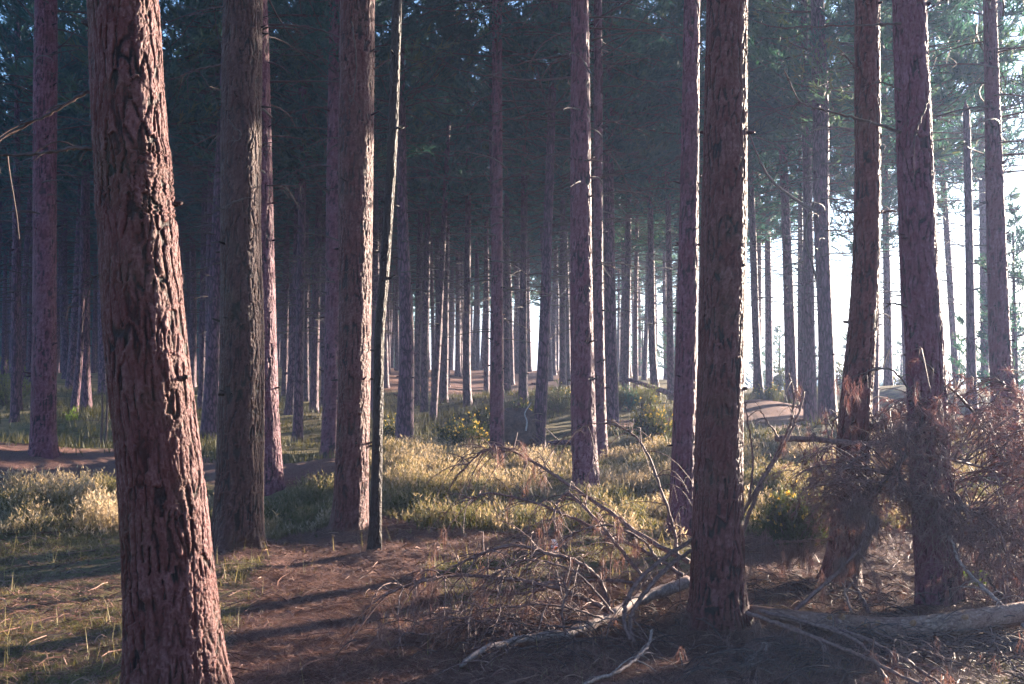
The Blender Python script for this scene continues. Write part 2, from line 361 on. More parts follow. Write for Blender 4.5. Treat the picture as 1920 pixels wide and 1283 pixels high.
# ------------------------------------------------------------------ the trees placed one by one: photo x, y, width along the trunk
# (key, distance, [(py, px, width px)...], material, label, crown base height or None)
T = [
 ('near', 4.9, [(0, 238, 133), (300, 256, 141), (640, 277, 148), (900, 303, 152), (1283, 331, 172), (1345, 336, 196)], M_BARK_RED,
  'thickest leaning pine trunk with deep red fissured bark and a sunlit right edge', 8.5),
 ('near', 9.6, [(0, 462, 74), (400, 455, 78), (640, 455, 84), (900, 448, 88), (1000, 443, 94), (1032, 441, 104)], M_BARK_DARK,
  'dark mossy brown pine trunk standing just right of the thickest leaning trunk', 8.5),
 ('near', 13.5, [(0, 481, 43), (640, 496, 42), (850, 506, 42), (935, 510, 52)], M_BARK_PUR,
  'brightly rim-lit pine trunk half hidden behind the dark mossy trunk', 8.5),
 ('near', 17.0, [(0, 86, 38), (300, 82, 42), (640, 80, 45), (820, 80, 47), (868, 80, 60)], M_BARK_PUR,
  'grey mauve pine trunk rising from the needle covered mound near the left edge', 8.5),
 ('near', 10.6, [(0, 668, 64), (640, 664, 64), (900, 658, 66), (985, 655, 70), (1003, 654, 80)], M_BARK_RED,
  'straight reddish pine trunk at the back of the path, beside the thin bent stem', 8.5),
 ('thin', 9.3, [(0, 745, 18), (250, 737, 19), (500, 722, 19), (620, 712, 20), (760, 709, 21), (900, 706, 22), (1042, 702, 26)], M_BARK_THIN,
  'very thin bent pine stem close to the right of the straight reddish trunk', 8.5),
 ('near', 19.0, [(0, 632, 30), (640, 624, 33), (865, 618, 38)], M_BARK_PUR,
  'shaded mauve trunk peeping out on the left behind the straight reddish trunk', 7.4),
 ('near', 19.0, [(0, 932, 19), (400, 932, 21), (640, 932, 23), (862, 931, 28)], M_BARK_PUR,
  'slim straight pine with a rim of sun, beyond the drooping tip of the fallen treetop', 7.3),
 ('near', 13.5, [(0, 1087, 35), (400, 1090, 39), (640, 1092, 42), (800, 1094, 46), (900, 1099, 50), (937, 1102, 60)], M_BARK_PUR,
  'mauve pine trunk with flared foot standing alone in the middle of the heather', 8.5),
 ('near', 19.0, [(0, 1121, 15), (400, 1122, 18), (640, 1124, 20), (866, 1126, 26)], M_BARK_PUR,
  'slim trunk close behind the right side of the lone mauve pine in the heather', 7.5),
 ('near', 10.5, [(0, 1296, 32), (400, 1292, 36), (640, 1288, 40), (900, 1280, 44), (1022, 1276, 52)], M_BARK_PUR,
  'narrow purplish trunk touching the left side of the big sunlit-edged trunk', 8.5),
 ('near', 6.9, [(0, 1360, 80), (400, 1357, 88), (640, 1352, 86), (900, 1347, 91), (1100, 1344, 98), (1150, 1344, 106), (1188, 1345, 118)], M_BARK_RED,
  'big straight red-brown pine trunk with thin bright edge, between fallen pine top and log', 8.5),
 ('near', 8.4, [(0, 1630, 48), (300, 1631, 50), (500, 1627, 53), (640, 1618, 56), (760, 1607, 60), (900, 1598, 62), (1040, 1583, 62), (1112, 1572, 78)], M_BARK_RED,
  'pine trunk that bends left at its foot, left of two behind the brown thicket', 8.5),
 ('near', 7.6, [(0, 1710, 60), (300, 1721, 62), (500, 1728, 65), (640, 1737, 67), (800, 1743, 70), (950, 1750, 76), (1120, 1764, 84), (1150, 1768, 98)], M_BARK_PUR,
  'broad pine trunk leaning left, standing directly behind the fallen log in the brown thicket', 8.5),
 ('near', 14.0, [(0, 1860, 26), (300, 1866, 32), (640, 1875, 37), (760, 1884, 46), (905, 1886, 56)], M_BARK_PUR,
  'purple trunk near the right edge rising out of the dead brown thicket', 8.5),
 ('snag', 20.0, [(198, 1811, 7), (240, 1813, 13), (640, 1820, 17), (780, 1822, 21)], M_BARK_FAR,
  'dead snag with broken-off pointed top against the bright sky', None),
 ('mid', 22.0, [(0, 1533, 24), (200, 1540, 29), (400, 1542, 29), (640, 1550, 30), (805, 1552, 38)], M_BARK_FAR,
  'grey trunk with a bent old limb scar high up, right of the grassy dune', 7.2),
 ('mid', 30.0, [(300, 1468, 16), (640, 1481, 20), (750, 1484, 23)], M_BARK_FAR, 'pale trunk whose foot is hidden behind the shadowed dune', 7.0),
 ('mid', 26.0, [(200, 1511, 16), (640, 1517, 21), (800, 1520, 25)], M_BARK_FAR, 'trunk with a lit right edge in front of the right end of the shadowed dune', 7.0),
 ('mid', 33.0, [(420, 1410, 12), (640, 1418, 15), (755, 1425, 19)], M_BARK_FAR, 'leaning trunk on the grassy crest at the left end of the dune', 6.8),
 ('mid', 40.0, [(450, 1440, 12), (745, 1443, 14)], M_BARK_FAR, 'thin upright trunk beyond the crest of the dune, against white light', 6.8),
 ('mid', 38.0, [(440, 1500, 9), (745, 1500, 10)], M_BARK_FAR, 'very thin trunk in the gap between two trunks beyond the dune', 6.8),
 ('mid', 36.0, [(420, 1662, 13), (640, 1665, 14), (722, 1665, 16)], M_BARK_FAR, 'pale hazy trunk standing on top of the sunlit sandy rise', 6.8),
 ('mid', 38.0, [(440, 1690, 11), (740, 1700, 13)], M_BARK_FAR, 'pale hazy trunk half covered by the broad leaning trunk on its left edge', 6.8),
 ('mid', 36.0, [(450, 1775, 11), (600, 1785, 12), (765, 1797, 14)], M_BARK_FAR, 'thin hazy trunk leaning left, left of the broken-topped snag', 6.6),
 ('mid', 34.0, [(430, 1843, 13), (745, 1847, 16)], M_BARK_FAR, 'pale hazy trunk between the broken-topped snag and the purple trunk', 6.6),
 ('mid', 28.0, [(250, 30, 10), (560, 28, 13), (792, 28, 17)], M_BARK_FAR, 'dark slender trunk nearest the left edge of the grassy hollow', 7.2),
 ('mid', 30.0, [(300, 158, 10), (640, 150, 12), (777, 138, 15)], M_BARK_FAR, 'slender leaning trunk, foot to the left, of a crossing pair behind the mound', 7.0),
 ('mid', 31.0, [(330, 161, 14), (640, 160, 16), (770, 162, 21)], M_BARK_FAR, 'upright trunk of the crossing pair behind the mound', 7.0),
 ('mid', 23.0, [(300, 414, 18), (640, 400, 24), (820, 391, 31)], M_BARK_FAR, 'shaded trunk just left of the dark mossy trunk, further back', 7.4),
 ('mid', 33.0, [(400, 383, 11), (640, 380, 13), (770, 377, 15)], M_BARK_FAR, 'thin trunk with a bright edge between the thickest and the mossy trunk', 7.0),
 ('mid', 26.0, [(300, 569, 13), (640, 562, 17), (829, 558, 21)], M_BARK_FAR, 'slim upright trunk in the grassy gap between the mossy and the reddish trunk', 7.2),
 ('mid', 40.0, [(400, 574, 9), (752, 574, 11)], M_BARK_FAR, 'thin trunk with a lit right side just behind the slim upright one', 6.8),
 ('mid', 38.0, [(330, 609, 13), (765, 608, 14)], M_BARK_FAR, 'dark far trunk beside the shaded mauve trunk that peeps from behind', 6.8),
 ('mid', 22.0, [(0, 748, 14), (200, 752, 17), (400, 755, 21), (640, 763, 26), (832, 757, 33)], M_BARK_FAR, 'crooked shaded trunk just right of the thin bent stem', 7.3),
 ('mid', 32.0, [(400, 704, 11), (640, 706, 14), (785, 704, 15)], M_BARK_FAR, 'trunk squeezed between the straight reddish trunk and the thin bent stem', 7.0),
 ('mid', 38.0, [(400, 788, 10), (640, 783, 12), (766, 780, 14)], M_BARK_FAR, 'first slim trunk right of the crooked shaded one', 6.8),
 ('mid', 36.0, [(400, 802, 11), (772, 795, 15)], M_BARK_FAR, 'second slim trunk right of the crooked shaded one, with a lit edge', 6.8),
 ('mid', 33.0, [(340, 836, 9), (640, 822, 12), (792, 811, 15)], M_BARK_FAR, 'slim trunk leaning right with its foot above the gorse', 6.9),
 ('mid', 38.0, [(380, 838, 10), (640, 835, 12), (752, 832, 14)], M_BARK_FAR, 'upright slim trunk just right of the one leaning above the gorse', 6.8),
 ('mid', 36.0, [(350, 878, 11), (640, 875, 14), (757, 876, 16)], M_BARK_FAR, 'lone slim trunk in front of the sunlit dune in the centre', 6.8),
 ('mid', 45.0, [(480, 912, 9), (747, 912, 11)], M_BARK_FAR, 'thin trunk left of the slim straight rim-lit pine', 6.8),
 ('mid', 38.0, [(330, 950, 9), (640, 950, 12), (744, 951, 14)], M_BARK_FAR, 'thin dark trunk right of the slim straight rim-lit pine', 6.8),
 ('mid', 33.0, [(300, 983, 12), (640, 981, 15), (760, 981, 18)], M_BARK_FAR, 'shaded trunk left of the leaning one, above the upturned root plate', 6.9),
 ('mid', 22.0, [(150, 1036, 15), (640, 1020, 20), (842, 1008, 26)], M_BARK_FAR, 'leaning trunk with lit right edge beside the upturned root plate', 7.2),
 ('mid', 40.0, [(420, 1055, 10), (732, 1055, 14)], M_BARK_FAR, 'trunk left of the lone mauve pine and behind the dark bushes', 6.8),
 ('mid', 25.0, [(150, 1138, 19), (640, 1146, 23), (797, 1146, 28)], M_BARK_FAR, 'wide shaded trunk right of the lone mauve pine', 7.0),
 ('mid', 38.0, [(380, 1178, 11), (640, 1175, 13), (737, 1173, 15)], M_BARK_FAR, 'trunk at the raised end of the distant fallen trunk', 6.7),
 ('mid', 36.0, [(400, 1219, 11), (640, 1223, 14), (740, 1229, 18)], M_BARK_FAR, 'trunk crossing in front of the distant fallen trunk', 6.7),
 ('mid', 36.0, [(340, 1252, 10), (640, 1257, 13), (757, 1258, 14)], M_BARK_FAR, 'pale trunk at the low end of the distant fallen trunk', 6.7),
]

# ------------------------------------------------------------------ ground
ctrl = []
for k, d, pr, mt, lb, cb in T:
    p = P(pr[-1][1], pr[-1][0], d); ctrl.append(p)
for px, py, d in [(0, 1000, 10.3), (150, 1020, 10), (250, 905, 14.5), (0, 905, 15), (0, 828, 17.5), (180, 838, 18.5), (120, 800, 24), (100, 858, 20.6), (180, 855, 20.8), (20, 856, 20.5), (575, 876, 17.6), (1475, 770, 31.5), (80, 832, 18.0), (0, 735, 40), (230, 735, 42), (230, 830, 22), (480, 870, 16.5),
                  (575, 862, 15.5), (600, 905, 13.5), (330, 870, 17), (300, 930, 13),
                  (560, 1020, 9.9), (800, 1010, 10), (950, 1010, 10), (800, 850, 19.5), (1000, 930, 14), (1200, 900, 15), (1200, 1000, 10.5), (1450, 880, 15), (1450, 1000, 10.4),
                  (1000, 1200, 6.35), (700, 1200, 6.35), (500, 1150, 7.0), (100, 1150, 7.0), (100, 1250, 5.8), (1650, 1200, 6.5), (1850, 1190, 6.7), (1500, 1180, 6.8), (1300, 1280, 5.6), (1800, 1280, 5.5), (1480, 1100, 8.2),
                  (900, 695, 58), (960, 700, 56), (820, 712, 50), (1000, 735, 44), (870, 735, 43), (780, 695, 62),
                  (1475, 736, 28), (1420, 762, 30), (1530, 775, 28.5), (1700, 722, 35), (1640, 730, 35), (1760, 735, 36), (1600, 790, 22), (1800, 800, 20), (1450, 810, 22), (1900, 780, 22),
                  (590, 688, 60), (560, 740, 42), (480, 755, 40), (1170, 795, 27), (1210, 745, 33), (1250, 762, 33), (1290, 800, 25)]:
    ctrl.append(P(px, py, d))
ctrl = np.array(ctrl)

def base_h(x, y):
    r = np.hypot(x, y); a = np.arctan2(x, np.maximum(y, 0.01))
    z = 1.7 * sstep(20, 62, r)
    edge = sstep(0.08, 0.30, a) * sstep(42, 85, r) * (y > 0)
    z = z * (1 - edge) - 3.5 * edge
    z = z + 0.25 * (fbm(xyz(x / 9, y / 9, 3.1), 3, 11) - 0.5) * sstep(12, 25, r)
    return z
def _uv(x, y):
    return np.stack([np.arctan2(x, np.where(y > 0.5, y, 0.5)) / 0.085, np.log(np.maximum(np.hypot(x, y), 1.5)) / 0.14], 1)
_cu = _uv(ctrl[:, 0], ctrl[:, 1])
_K = np.exp(-0.5 * ((_cu[:, None] - _cu[None]) ** 2).sum(-1)) + np.eye(len(ctrl)) * 0.02
_W = np.linalg.solve(_K, ctrl[:, 2] - base_h(ctrl[:, 0], ctrl[:, 1]))

def ground_h(x, y):
    x = np.asarray(x, float).ravel(); y = np.asarray(y, float).ravel()
    z = base_h(x, y)
    u = _uv(x, y)
    out = np.zeros(len(x))
    m = (y > 1.5)
    idx = np.nonzero(m)[0]
    for c in range(0, len(idx), 20000):
        ii = idx[c:c + 20000]
        out[ii] = np.exp(-0.5 * ((u[ii][:, None] - _cu[None]) ** 2).sum(-1)) @ _W
    z = z + out * sstep(1.5, 4.0, y)
    return z

def micro(x, y):
    r = np.hypot(x, y)
    return (0.10 * (fbm(xyz(x / 0.7, y / 0.7, 1.0), 4, 3) - 0.5) + 0.05 * (fbm(xyz(x / 0.14, y / 0.12, 5.0), 3, 4) - 0.5)) * (1 - sstep(20, 40, r)) \
        + 0.10 * (fbm(xyz(x / 2.2, y / 2.2, 9.0), 3, 8) - 0.5)

def gz(x, y):
    x = np.asarray(x, float).ravel(); y = np.asarray(y, float).ravel(); m_ = 0
    for bx, by, _z in ctrl[:15]: m_ = m_ + 0.07 * np.exp(-((x - bx) ** 2 + (y - by) ** 2) / 0.20)
    return m_ + ground_h(x, y) + micro(np.asarray(x, float).ravel(), np.asarray(y, float).ravel())

def ax(a, b, n, far, m):
    mid = np.linspace(a, b, n)
    st = (b - a) / (n - 1)
    g = st * (np.exp(np.linspace(0, 1, m) * np.log((far - b) / st)))
    lo = a - g[::-1] if True else None
    return mid, g
midx = np.linspace(-9, 10, 420); gx = np.cumsum(0.05 * 1.055 ** np.arange(130)); gx = gx * (640 / gx[-1])
gx = np.maximum.accumulate(gx)
X = np.concatenate([-9 - gx[::-1], midx, 10 + gx])
midy = np.linspace(4.4, 17, 330); gy = np.cumsum(0.05 * 1.045 ** np.arange(170)); gy = gy * (640 / gy[-1])
gb = np.cumsum(0.08 * 1.12 ** np.arange(40)); gb = gb * (300 / gb[-1])
Y = np.concatenate([4.4 - gb[::-1], midy, 17 + gy])
GX, GY = np.meshgrid(X, Y)
gxf, gyf = GX.ravel(), GY.ravel()
GZ = gz(gxf, gyf)
nx, ny = len(X), len(Y)
I, J = np.meshgrid(np.arange(nx - 1), np.arange(ny - 1))
q0 = (J * nx + I).ravel()
quads = np.stack([q0, q0 + 1, q0 + nx + 1, q0 + nx], 1)
cx = (GX[:-1, :-1] + GX[1:, 1:]).ravel() / 2; cy = (GY[:-1, :-1] + GY[1:, 1:]).ravel() / 2

PATH = np.array([P(px, py, d)[:2] for px, py, d in [(640, 1400, 4.6), (640, 1290, 5.4), (650, 1200, 6.4), (655, 1130, 7.4), (640, 1075, 8.5), (650, 1045, 9.4), (740, 1035, 9.7), (830, 1032, 9.8), (930, 1032, 9.7)]])
PATH = smooth_path(np.vstack([[-0.9, -6.0], [-0.9, 2.0], PATH]), 90)
def path_d(x, y):
    d = np.full(len(x), 9e9)
    for p in PATH: d = np.minimum(d, (x - p[0]) ** 2 + (y - p[1]) ** 2)
    return np.sqrt(d)
pd = path_d(cx, cy) + 0.35 * (fbm(xyz(cx / 0.5, cy / 0.5, 2.0), 3, 21) - 0.5)
on_path = pd < 0.62

def litter_amount(x, y):
    """where needle litter covers the ground (1) rather than moss and grass (0)"""
    px = 960 + FPX * x / np.maximum(y, 0.5)
    m = sstep(0.95, 0.45, path_d(x, y))
    for (bx, by, br) in [(80, 15.6, 2.7), (10, 15.4, 2.4), (200, 15.9, 2.3), (1465, 26.5, 2.6), (1200, 26, 1.8), (880, 52, 9.0), (560, 15.0, 1.4), (330, 15.6, 1.0), (1345, 6.6, 1.6), (900, 6.0, 0.9), (1600, 9.0, 1.6), (1800, 8.5, 2.2), (655, 10.3, 0.9), (443, 9.6, 0.7), (1180, 6.0, 1.0)]:  # brown litter on the right-hand dune also stands in for its shaded slope
        wx = (bx - 960) / FPX * by
        m = np.maximum(m, sstep(1.15, 0.55, np.hypot(x - wx, (y - by) * 0.8) / br))
    m = m + 0.9 * (fbm(xyz(x / 1.1, y / 1.1, 7.0), 4, 31) - 0.5)
    return np.clip(m, 0, 1)

lit = litter_amount(gxf, gyf)

def ground_mat():
    m, t, o = mat_new('forest_floor')
    at = N(t, 'ShaderNodeAttribute', attribute_name='tone')
    g = N(t, 'ShaderNodeNewGeometry')
    def noise(sc, det=5, ro=0.6):
        n = N(t, 'ShaderNodeTexNoise', i_Scale=sc, i_Detail=det, i_Roughness=ro)
        t.links.new(g.outputs['Position'], n.inputs['Vector']); return n.outputs[0]
    a, b, c2, c3 = noise(70), noise(6, 6, 0.7), noise(1.3, 4), noise(260, 3)
    lit_c = mixc(t, ramp(t, a, [(0.35, (0, 0, 0)), (0.65, (1, 1, 1))]), (0.055, 0.025, 0.022), (0.215, 0.108, 0.092))
    lit_c = mixc(t, ramp(t, c3, [(0.5, (0, 0, 0)), (0.72, (0.7, 0.7, 0.7))]), lit_c, (0.30, 0.19, 0.14))
    moss = mixc(t, ramp(t, b, [(0.40, (0, 0, 0)), (0.60, (1, 1, 1))]), (0.060, 0.042, 0.026), (0.115, 0.105, 0.035))
    dry = mixc(t, ramp(t, a, [(0.35, (0, 0, 0)), (0.65, (1, 1, 1))]), (0.10, 0.075, 0.035), (0.26, 0.20, 0.10))
    grn = mixc(t, ramp(t, c2, [(0.42, (0, 0, 0)), (0.62, (1, 1, 1))]), moss, dry)
    f = ramp(t, math_(t, 'ADD', at.outputs['Fac'], math_(t, 'MULTIPLY', math_(t, 'SUBTRACT', b, 0.5), 0.9)), [(0.3, (0, 0, 0)), (0.6, (1, 1, 1))])
    c = mixc(t, f, grn, lit_c)
    bp = N(t, 'ShaderNodeBump', i_Strength=1.0, i_Distance=0.02)
    t.links.new(math_(t, 'ADD', a, math_(t, 'MULTIPLY', c3, 0.5)), bp.inputs['Height'])
    s = N(t, 'ShaderNodeBsdfPrincipled', i_Roughness=0.9)
    s.inputs['Specular IOR Level'].default_value = 0.15
    t.links.new(c, s.inputs['Base Color']); t.links.new(bp.outputs[0], s.inputs['Normal'])
    t.links.new(s.outputs[0], o.inputs[0]); return m
M_GROUND = ground_mat()
V = np.stack([gxf, gyf, GZ], 1)
A = Acc(); A.add(V, None, quads[~on_path], lit)
tag(obj('ground', mesh('ground', A, M_GROUND)), 'undulating forest floor of moss, dry grass and fallen needles', kind='structure')
pq = quads[on_path]; uq, inv = np.unique(pq, return_inverse=True)
A = Acc(); A.add(V[uq], None, inv.reshape(-1, 4), np.maximum(lit[uq], 0.75))
tag(obj('path', mesh('path', A, M_GROUND)), 'bare trodden path of brown needles between the trunks', kind='structure')

# far flat water seen as a bright band past the edge of the wood
m, t, o = mat_new('sea_water')
s = N(t, 'ShaderNodeBsdfPrincipled', i_Roughness=0.18); s.inputs['Base Color'].default_value = (0.05, 0.08, 0.10, 1)
nz = N(t, 'ShaderNodeTexNoise', i_Scale=0.8, i_Detail=4.0); bp = N(t, 'ShaderNodeBump', i_Strength=0.5, i_Distance=0.2)
t.links.new(nz.outputs[0], bp.inputs['Height']); t.links.new(bp.outputs[0], s.inputs['Normal']); t.links.new(s.outputs[0], o.inputs[0])
A = Acc(); A.add([(-640, 60, -2.6), (650, 60, -2.6), (650, 656, -2.6), (-640, 656, -2.6)], None, [[0, 1, 2, 3]])
tag(obj('water', mesh('water', A, m, False)), 'bright flat water beyond the edge of the wood', kind='structure')

# ------------------------------------------------------------------ trunks
def bark_height(p, cell, seed, stretch=3.0):
    """plates and fissures, 0 in the cracks, 1 on the plates"""
    wv = np.stack([fbm(p * [7, 7, 4] + 3, 3, seed + 1), fbm(p * [7, 7, 4] + 31, 3, seed + 2), fbm(p * [6, 6, 3] + 57, 3, seed + 3)], 1) - 0.5
    q = (p + wv * cell * [1.3, 1.3, 2.4]) / [cell, cell, cell * stretch]
    f1, f2, idv, al = voro(q, seed)
    e = (f2 - f1)
    gate = fbm(p / (cell * 3) + 11, 2, seed + 21)
    crack = (1 - sstep(0.04, 0.30, e)) * sstep(0.2, 0.6, al) * (0.45 + 0.55 * sstep(0.38, 0.55, gate))
    q2 = (p + wv * cell * 1.1) / (cell * 0.36) / [1, 1, 2.2]
    g1, g2, id2, al2 = voro(q2, seed + 40)
    small = (1 - sstep(0.0, 0.22, g2 - g1)) * (0.3 + 0.7 * sstep(0.2, 0.7, al2))
    fine = fbm(p / cell * [5, 5, 2.5], 4, seed + 70)
    h = (0.70 + 0.22 * idv + 0.14 * (id2 - 0.5)) * (1 - 0.95 * crack) - 0.30 * small * (1 - 0.6 * crack) + 0.34 * (fine - 0.5)
    return np.clip(h, 0, 1.1)

def stub_whorls(acc, axis, zs, r0, n=(2, 5), ln=(0.03, 0.12), seed=0):
    g = np.random.default_rng(seed)
    for z in zs:
        c = axis(z)
        for k in range(g.integers(*n)):
            a = g.random() * 6.283; L = g.uniform(*ln)
            dr = np.array([math.cos(a), math.sin(a), g.uniform(-0.1, 0.5)])
            b = np.array([c[0], c[1], z + g.normal() * 0.02]) + dr * c[2] * 0.8 * [1, 1, 0]
            tube(acc, [b, b + dr * (c[2] * 0.25 + L * 0.5), b + dr * (c[2] * 0.25 + L)], [r0 * 1.5, r0, r0 * 0.6], 4, a=0.15)

def make_trunk(key, d, prof, mt, height, seed):
    """trunk mesh relative to its base point; the profile is read off the photograph at distance d"""
    pts = np.array([[*P(px, py, d), wd * 0.5 * d / FPX] for py, px, wd in prof])[::-1]   # bottom to top
    base = pts[0, :3].copy()
    z = pts[:, 2] - base[2]
    top = height
    vis_top = z[-1]
    if key != 'snag':
        sl = np.clip((pts[-1, 0] - pts[-2, 0]) / (z[-1] - z[-2]), -0.06, 0.06)
        ext = max(top - vis_top, 0.5)
        pts = np.vstack([pts, [pts[-1, 0] + sl * ext, d, pts[-1, 2] + ext, max(pts[-1, 3] * 0.35, 0.03)]])
        z = pts[:, 2] - base[2]
    ztop = z[-1]
    # smooth by sampling Catmull-Rom densely
    sp = smooth_path(np.stack([pts[:, 0] - base[0], z, pts[:, 3]], 1), 240)
    o = np.argsort(sp[:, 1]); sz = sp[o, 1]; sx = sp[o, 0]; sr = sp[o, 2]
    g = np.random.default_rng(seed)
    ph = g.random(4) * 6.28
    bend = 0.25 * sr.mean()
    def cen(zz):
        zz = np.asarray(zz, float)
        fx = np.interp(zz, sz, sx); fr = np.interp(zz, sz, sr)
        fy = bend * np.sin(zz * 0.5 + ph[0]) - bend * math.sin(ph[0])
        return fx, fy, fr
    near = key in ('near', 'thin')
    step = max(0.0055 * (d / 4.9), 0.006) if near else 0.12
    zv = np.arange(-0.35, vis_top + 0.35, step)
    zv = np.concatenate([zv, np.arange(vis_top + 0.35, ztop, 0.35), [ztop]]) if key != 'snag' else np.append(np.arange(-0.3, ztop, 0.1), ztop)
    rm = sr.mean()
    nb = int(2 * math.pi * rm / step) if near else 14
    nb = max(nb, 14)
    th = np.arange(nb) * 2 * math.pi / nb
    Z, TH = np.meshgrid(zv, th, indexing='ij')
    fx, fy, fr = cen(zv)
    lob = (0.5 + 0.5 * np.cos(TH * 5 + ph[1])) * 0.5 + (0.5 + 0.5 * np.cos(TH * 3 + ph[2])) * 0.5
    zz = np.maximum(Z, 0)
    Rr = fr[:, None] * (1 + 0.55 * np.exp(-zz / 0.20) * (lob - 0.22) + 0.05 * np.cos(TH * 2 + ph[3] + Z * 0.6) + 0.03 * np.cos(TH * 3 - Z * 0.9))
    C, S = np.cos(TH), np.sin(TH)
    p = np.stack([fr[:, None] * C, fr[:, None] * S, Z], -1).reshape(-1, 3)
    tone = 0.5
    if near:
        cell = {'near': 0.042, 'thin': 0.03}[key] * (1.0 if d < 12 else 1.15)
        n_vis = int((zv < vis_top + 0.35).sum()) * nb
        h = np.full(len(p), 0.6)
        h[:n_vis] = bark_height(p[:n_vis], cell, seed * 13 + 1, 3.2 if d < 8 else 3.6)
        amp = (0.0125 if key == 'near' else 0.005)
        if rm < 0.12: amp *= 0.75
        Rr = Rr + amp * (h.reshape(Rr.shape) - 0.85)
        tone = h
    v = np.stack([fx[:, None] + Rr * C, fy[:, None] + Rr * S, Z], -1).reshape(-1, 3)
    nr = len(zv)
    i = np.arange(nr - 1)[:, None] * nb; j = np.arange(nb)[None]; jn = (j + 1) % nb
    qd = np.stack([i + j, i + jn, i + nb + jn, i + nb + j], -1).reshape(-1, 4)
    A = Acc(); A.add(v, None, qd, tone)
    # cap
    A.add([[fx[-1], fy[-1], ztop + (0.15 if key == 'snag' else 0)]], None, None, 0.4)
    A.t.append(np.array([[(nr - 1) * nb + k, (nr - 1) * nb + (k + 1) % nb, A.n - 1] for k in range(nb)]))
    def axis(zq):
        a, b, c = cen(zq); return float(a), float(b), float(c)
    if d > 9:
        stub_whorls(A, axis, np.arange(0.9 + g.random(), min(vis_top + 1, ztop - 0.5), 0.5 if d > 12 else 0.7) + 0, 0.010 if d < 15 else 0.014, (2, 5), (0.02, 0.07) if d < 15 else (0.03, 0.11), seed)
    elif key == 'near':
        stub_whorls(A, axis, np.arange(1.3 + g.random(), vis_top, 0.9), 0.011, (1, 4), (0.01, 0.04), seed)
    return base, mesh('trunk', A, mt), cen, ztop

# ------------------------------------------------------------------ crowns and dead branches (shared meshes)
def tuft_tris(centres, dirs, L, W, k, g, spread=0.9):
    """k needle blades around each shoot centre"""
    n = len(centres)
    c = np.repeat(centres, k, 0); dd = np.repeat(dirs, k, 0)
    v = dd + g.normal(0, spread, (n * k, 3)) * 0.6
    v /= np.linalg.norm(v, axis=1)[:, None] + 1e-9
    s = np.cross(v, g.normal(0, 1, (n * k, 3))); s /= np.linalg.norm(s, axis=1)[:, None] + 1e-9
    LL = L * g.uniform(0.6, 1.2, (n * k, 1)); b = c - dd * L * g.uniform(0, 1.0, (n * k, 1))
    V = np.stack([b - s * W * 0.5, b + s * W * 0.5, b + v * LL], 1).reshape(-1, 3)
    return V, np.arange(n * k * 3).reshape(-1, 3)

def crown_mesh(seed, Rm, H, nl, per, ntuft, k, L, W):
    g = np.random.default_rng(seed)
    A = Acc(); B = Acc(); Cs = []; Ds = []; Tn = []
    for li in range(nl):
        f = (li + g.random()) / nl; z = H * f
        prof = (1 - f) ** 0.75 * (0.55 + 0.45 * min(1, f * 4 + 0.3)) + 0.06
        for b in range(per):
            if g.random() < 0.15: continue
            a = g.random() * 6.283; ln = Rm * prof * g.uniform(0.6, 1.15)
            rise = g.uniform(0.0, 0.45) + 0.6 * f
            e = np.array([math.cos(a) * ln, math.sin(a) * ln, rise * ln])
            mid = e * 0.5 + [0, 0, -0.1 * ln]
            pth = smooth_path([[0, 0, z], mid + [0, 0, z], e + [0, 0, z]], 6)
            tube(B, pth, np.linspace(0.022, 0.006, 6), 3, cap=False)
            side = np.array([-math.sin(a), math.cos(a), 0])
            tone = g.uniform(0.15, 0.75)
            nt_ = max(4, int(ntuft * ln / Rm))
            t = g.uniform(0.3, 1.05, nt_) ** 0.8
            idx = np.clip(t, 0, 1)
            base = np.stack([np.interp(idx, np.linspace(0, 1, 6), pth[:, q]) for q in range(3)], 1)
            off = g.normal(0, 1, nt_) * 0.30 * ln * (1.1 - t * 0.7)
            c = base + side * off[:, None] + np.stack([g.normal(0, .05, nt_), g.normal(0, .05, nt_), np.abs(g.normal(0, 0.10, nt_)) + 0.12 * np.abs(off)], 1)
            dr = e / (np.linalg.norm(e) + 1e-9) * 0.7 + side * np.sign(off)[:, None] * 0.5 + [0, 0, 0.45]
            dr /= np.linalg.norm(dr, axis=1)[:, None]
            Cs.append(c); Ds.append(dr); Tn.append(np.clip(tone + g.normal(0, 0.12, nt_), 0, 1))
    Cs, Ds, Tn = np.concatenate(Cs), np.concatenate(Ds), np.concatenate(Tn)
    V_, F_ = tuft_tris(Cs, Ds, L, W, k, g)
    A.add(V_, F_, None, np.repeat(Tn, k * 3))
    return A, B

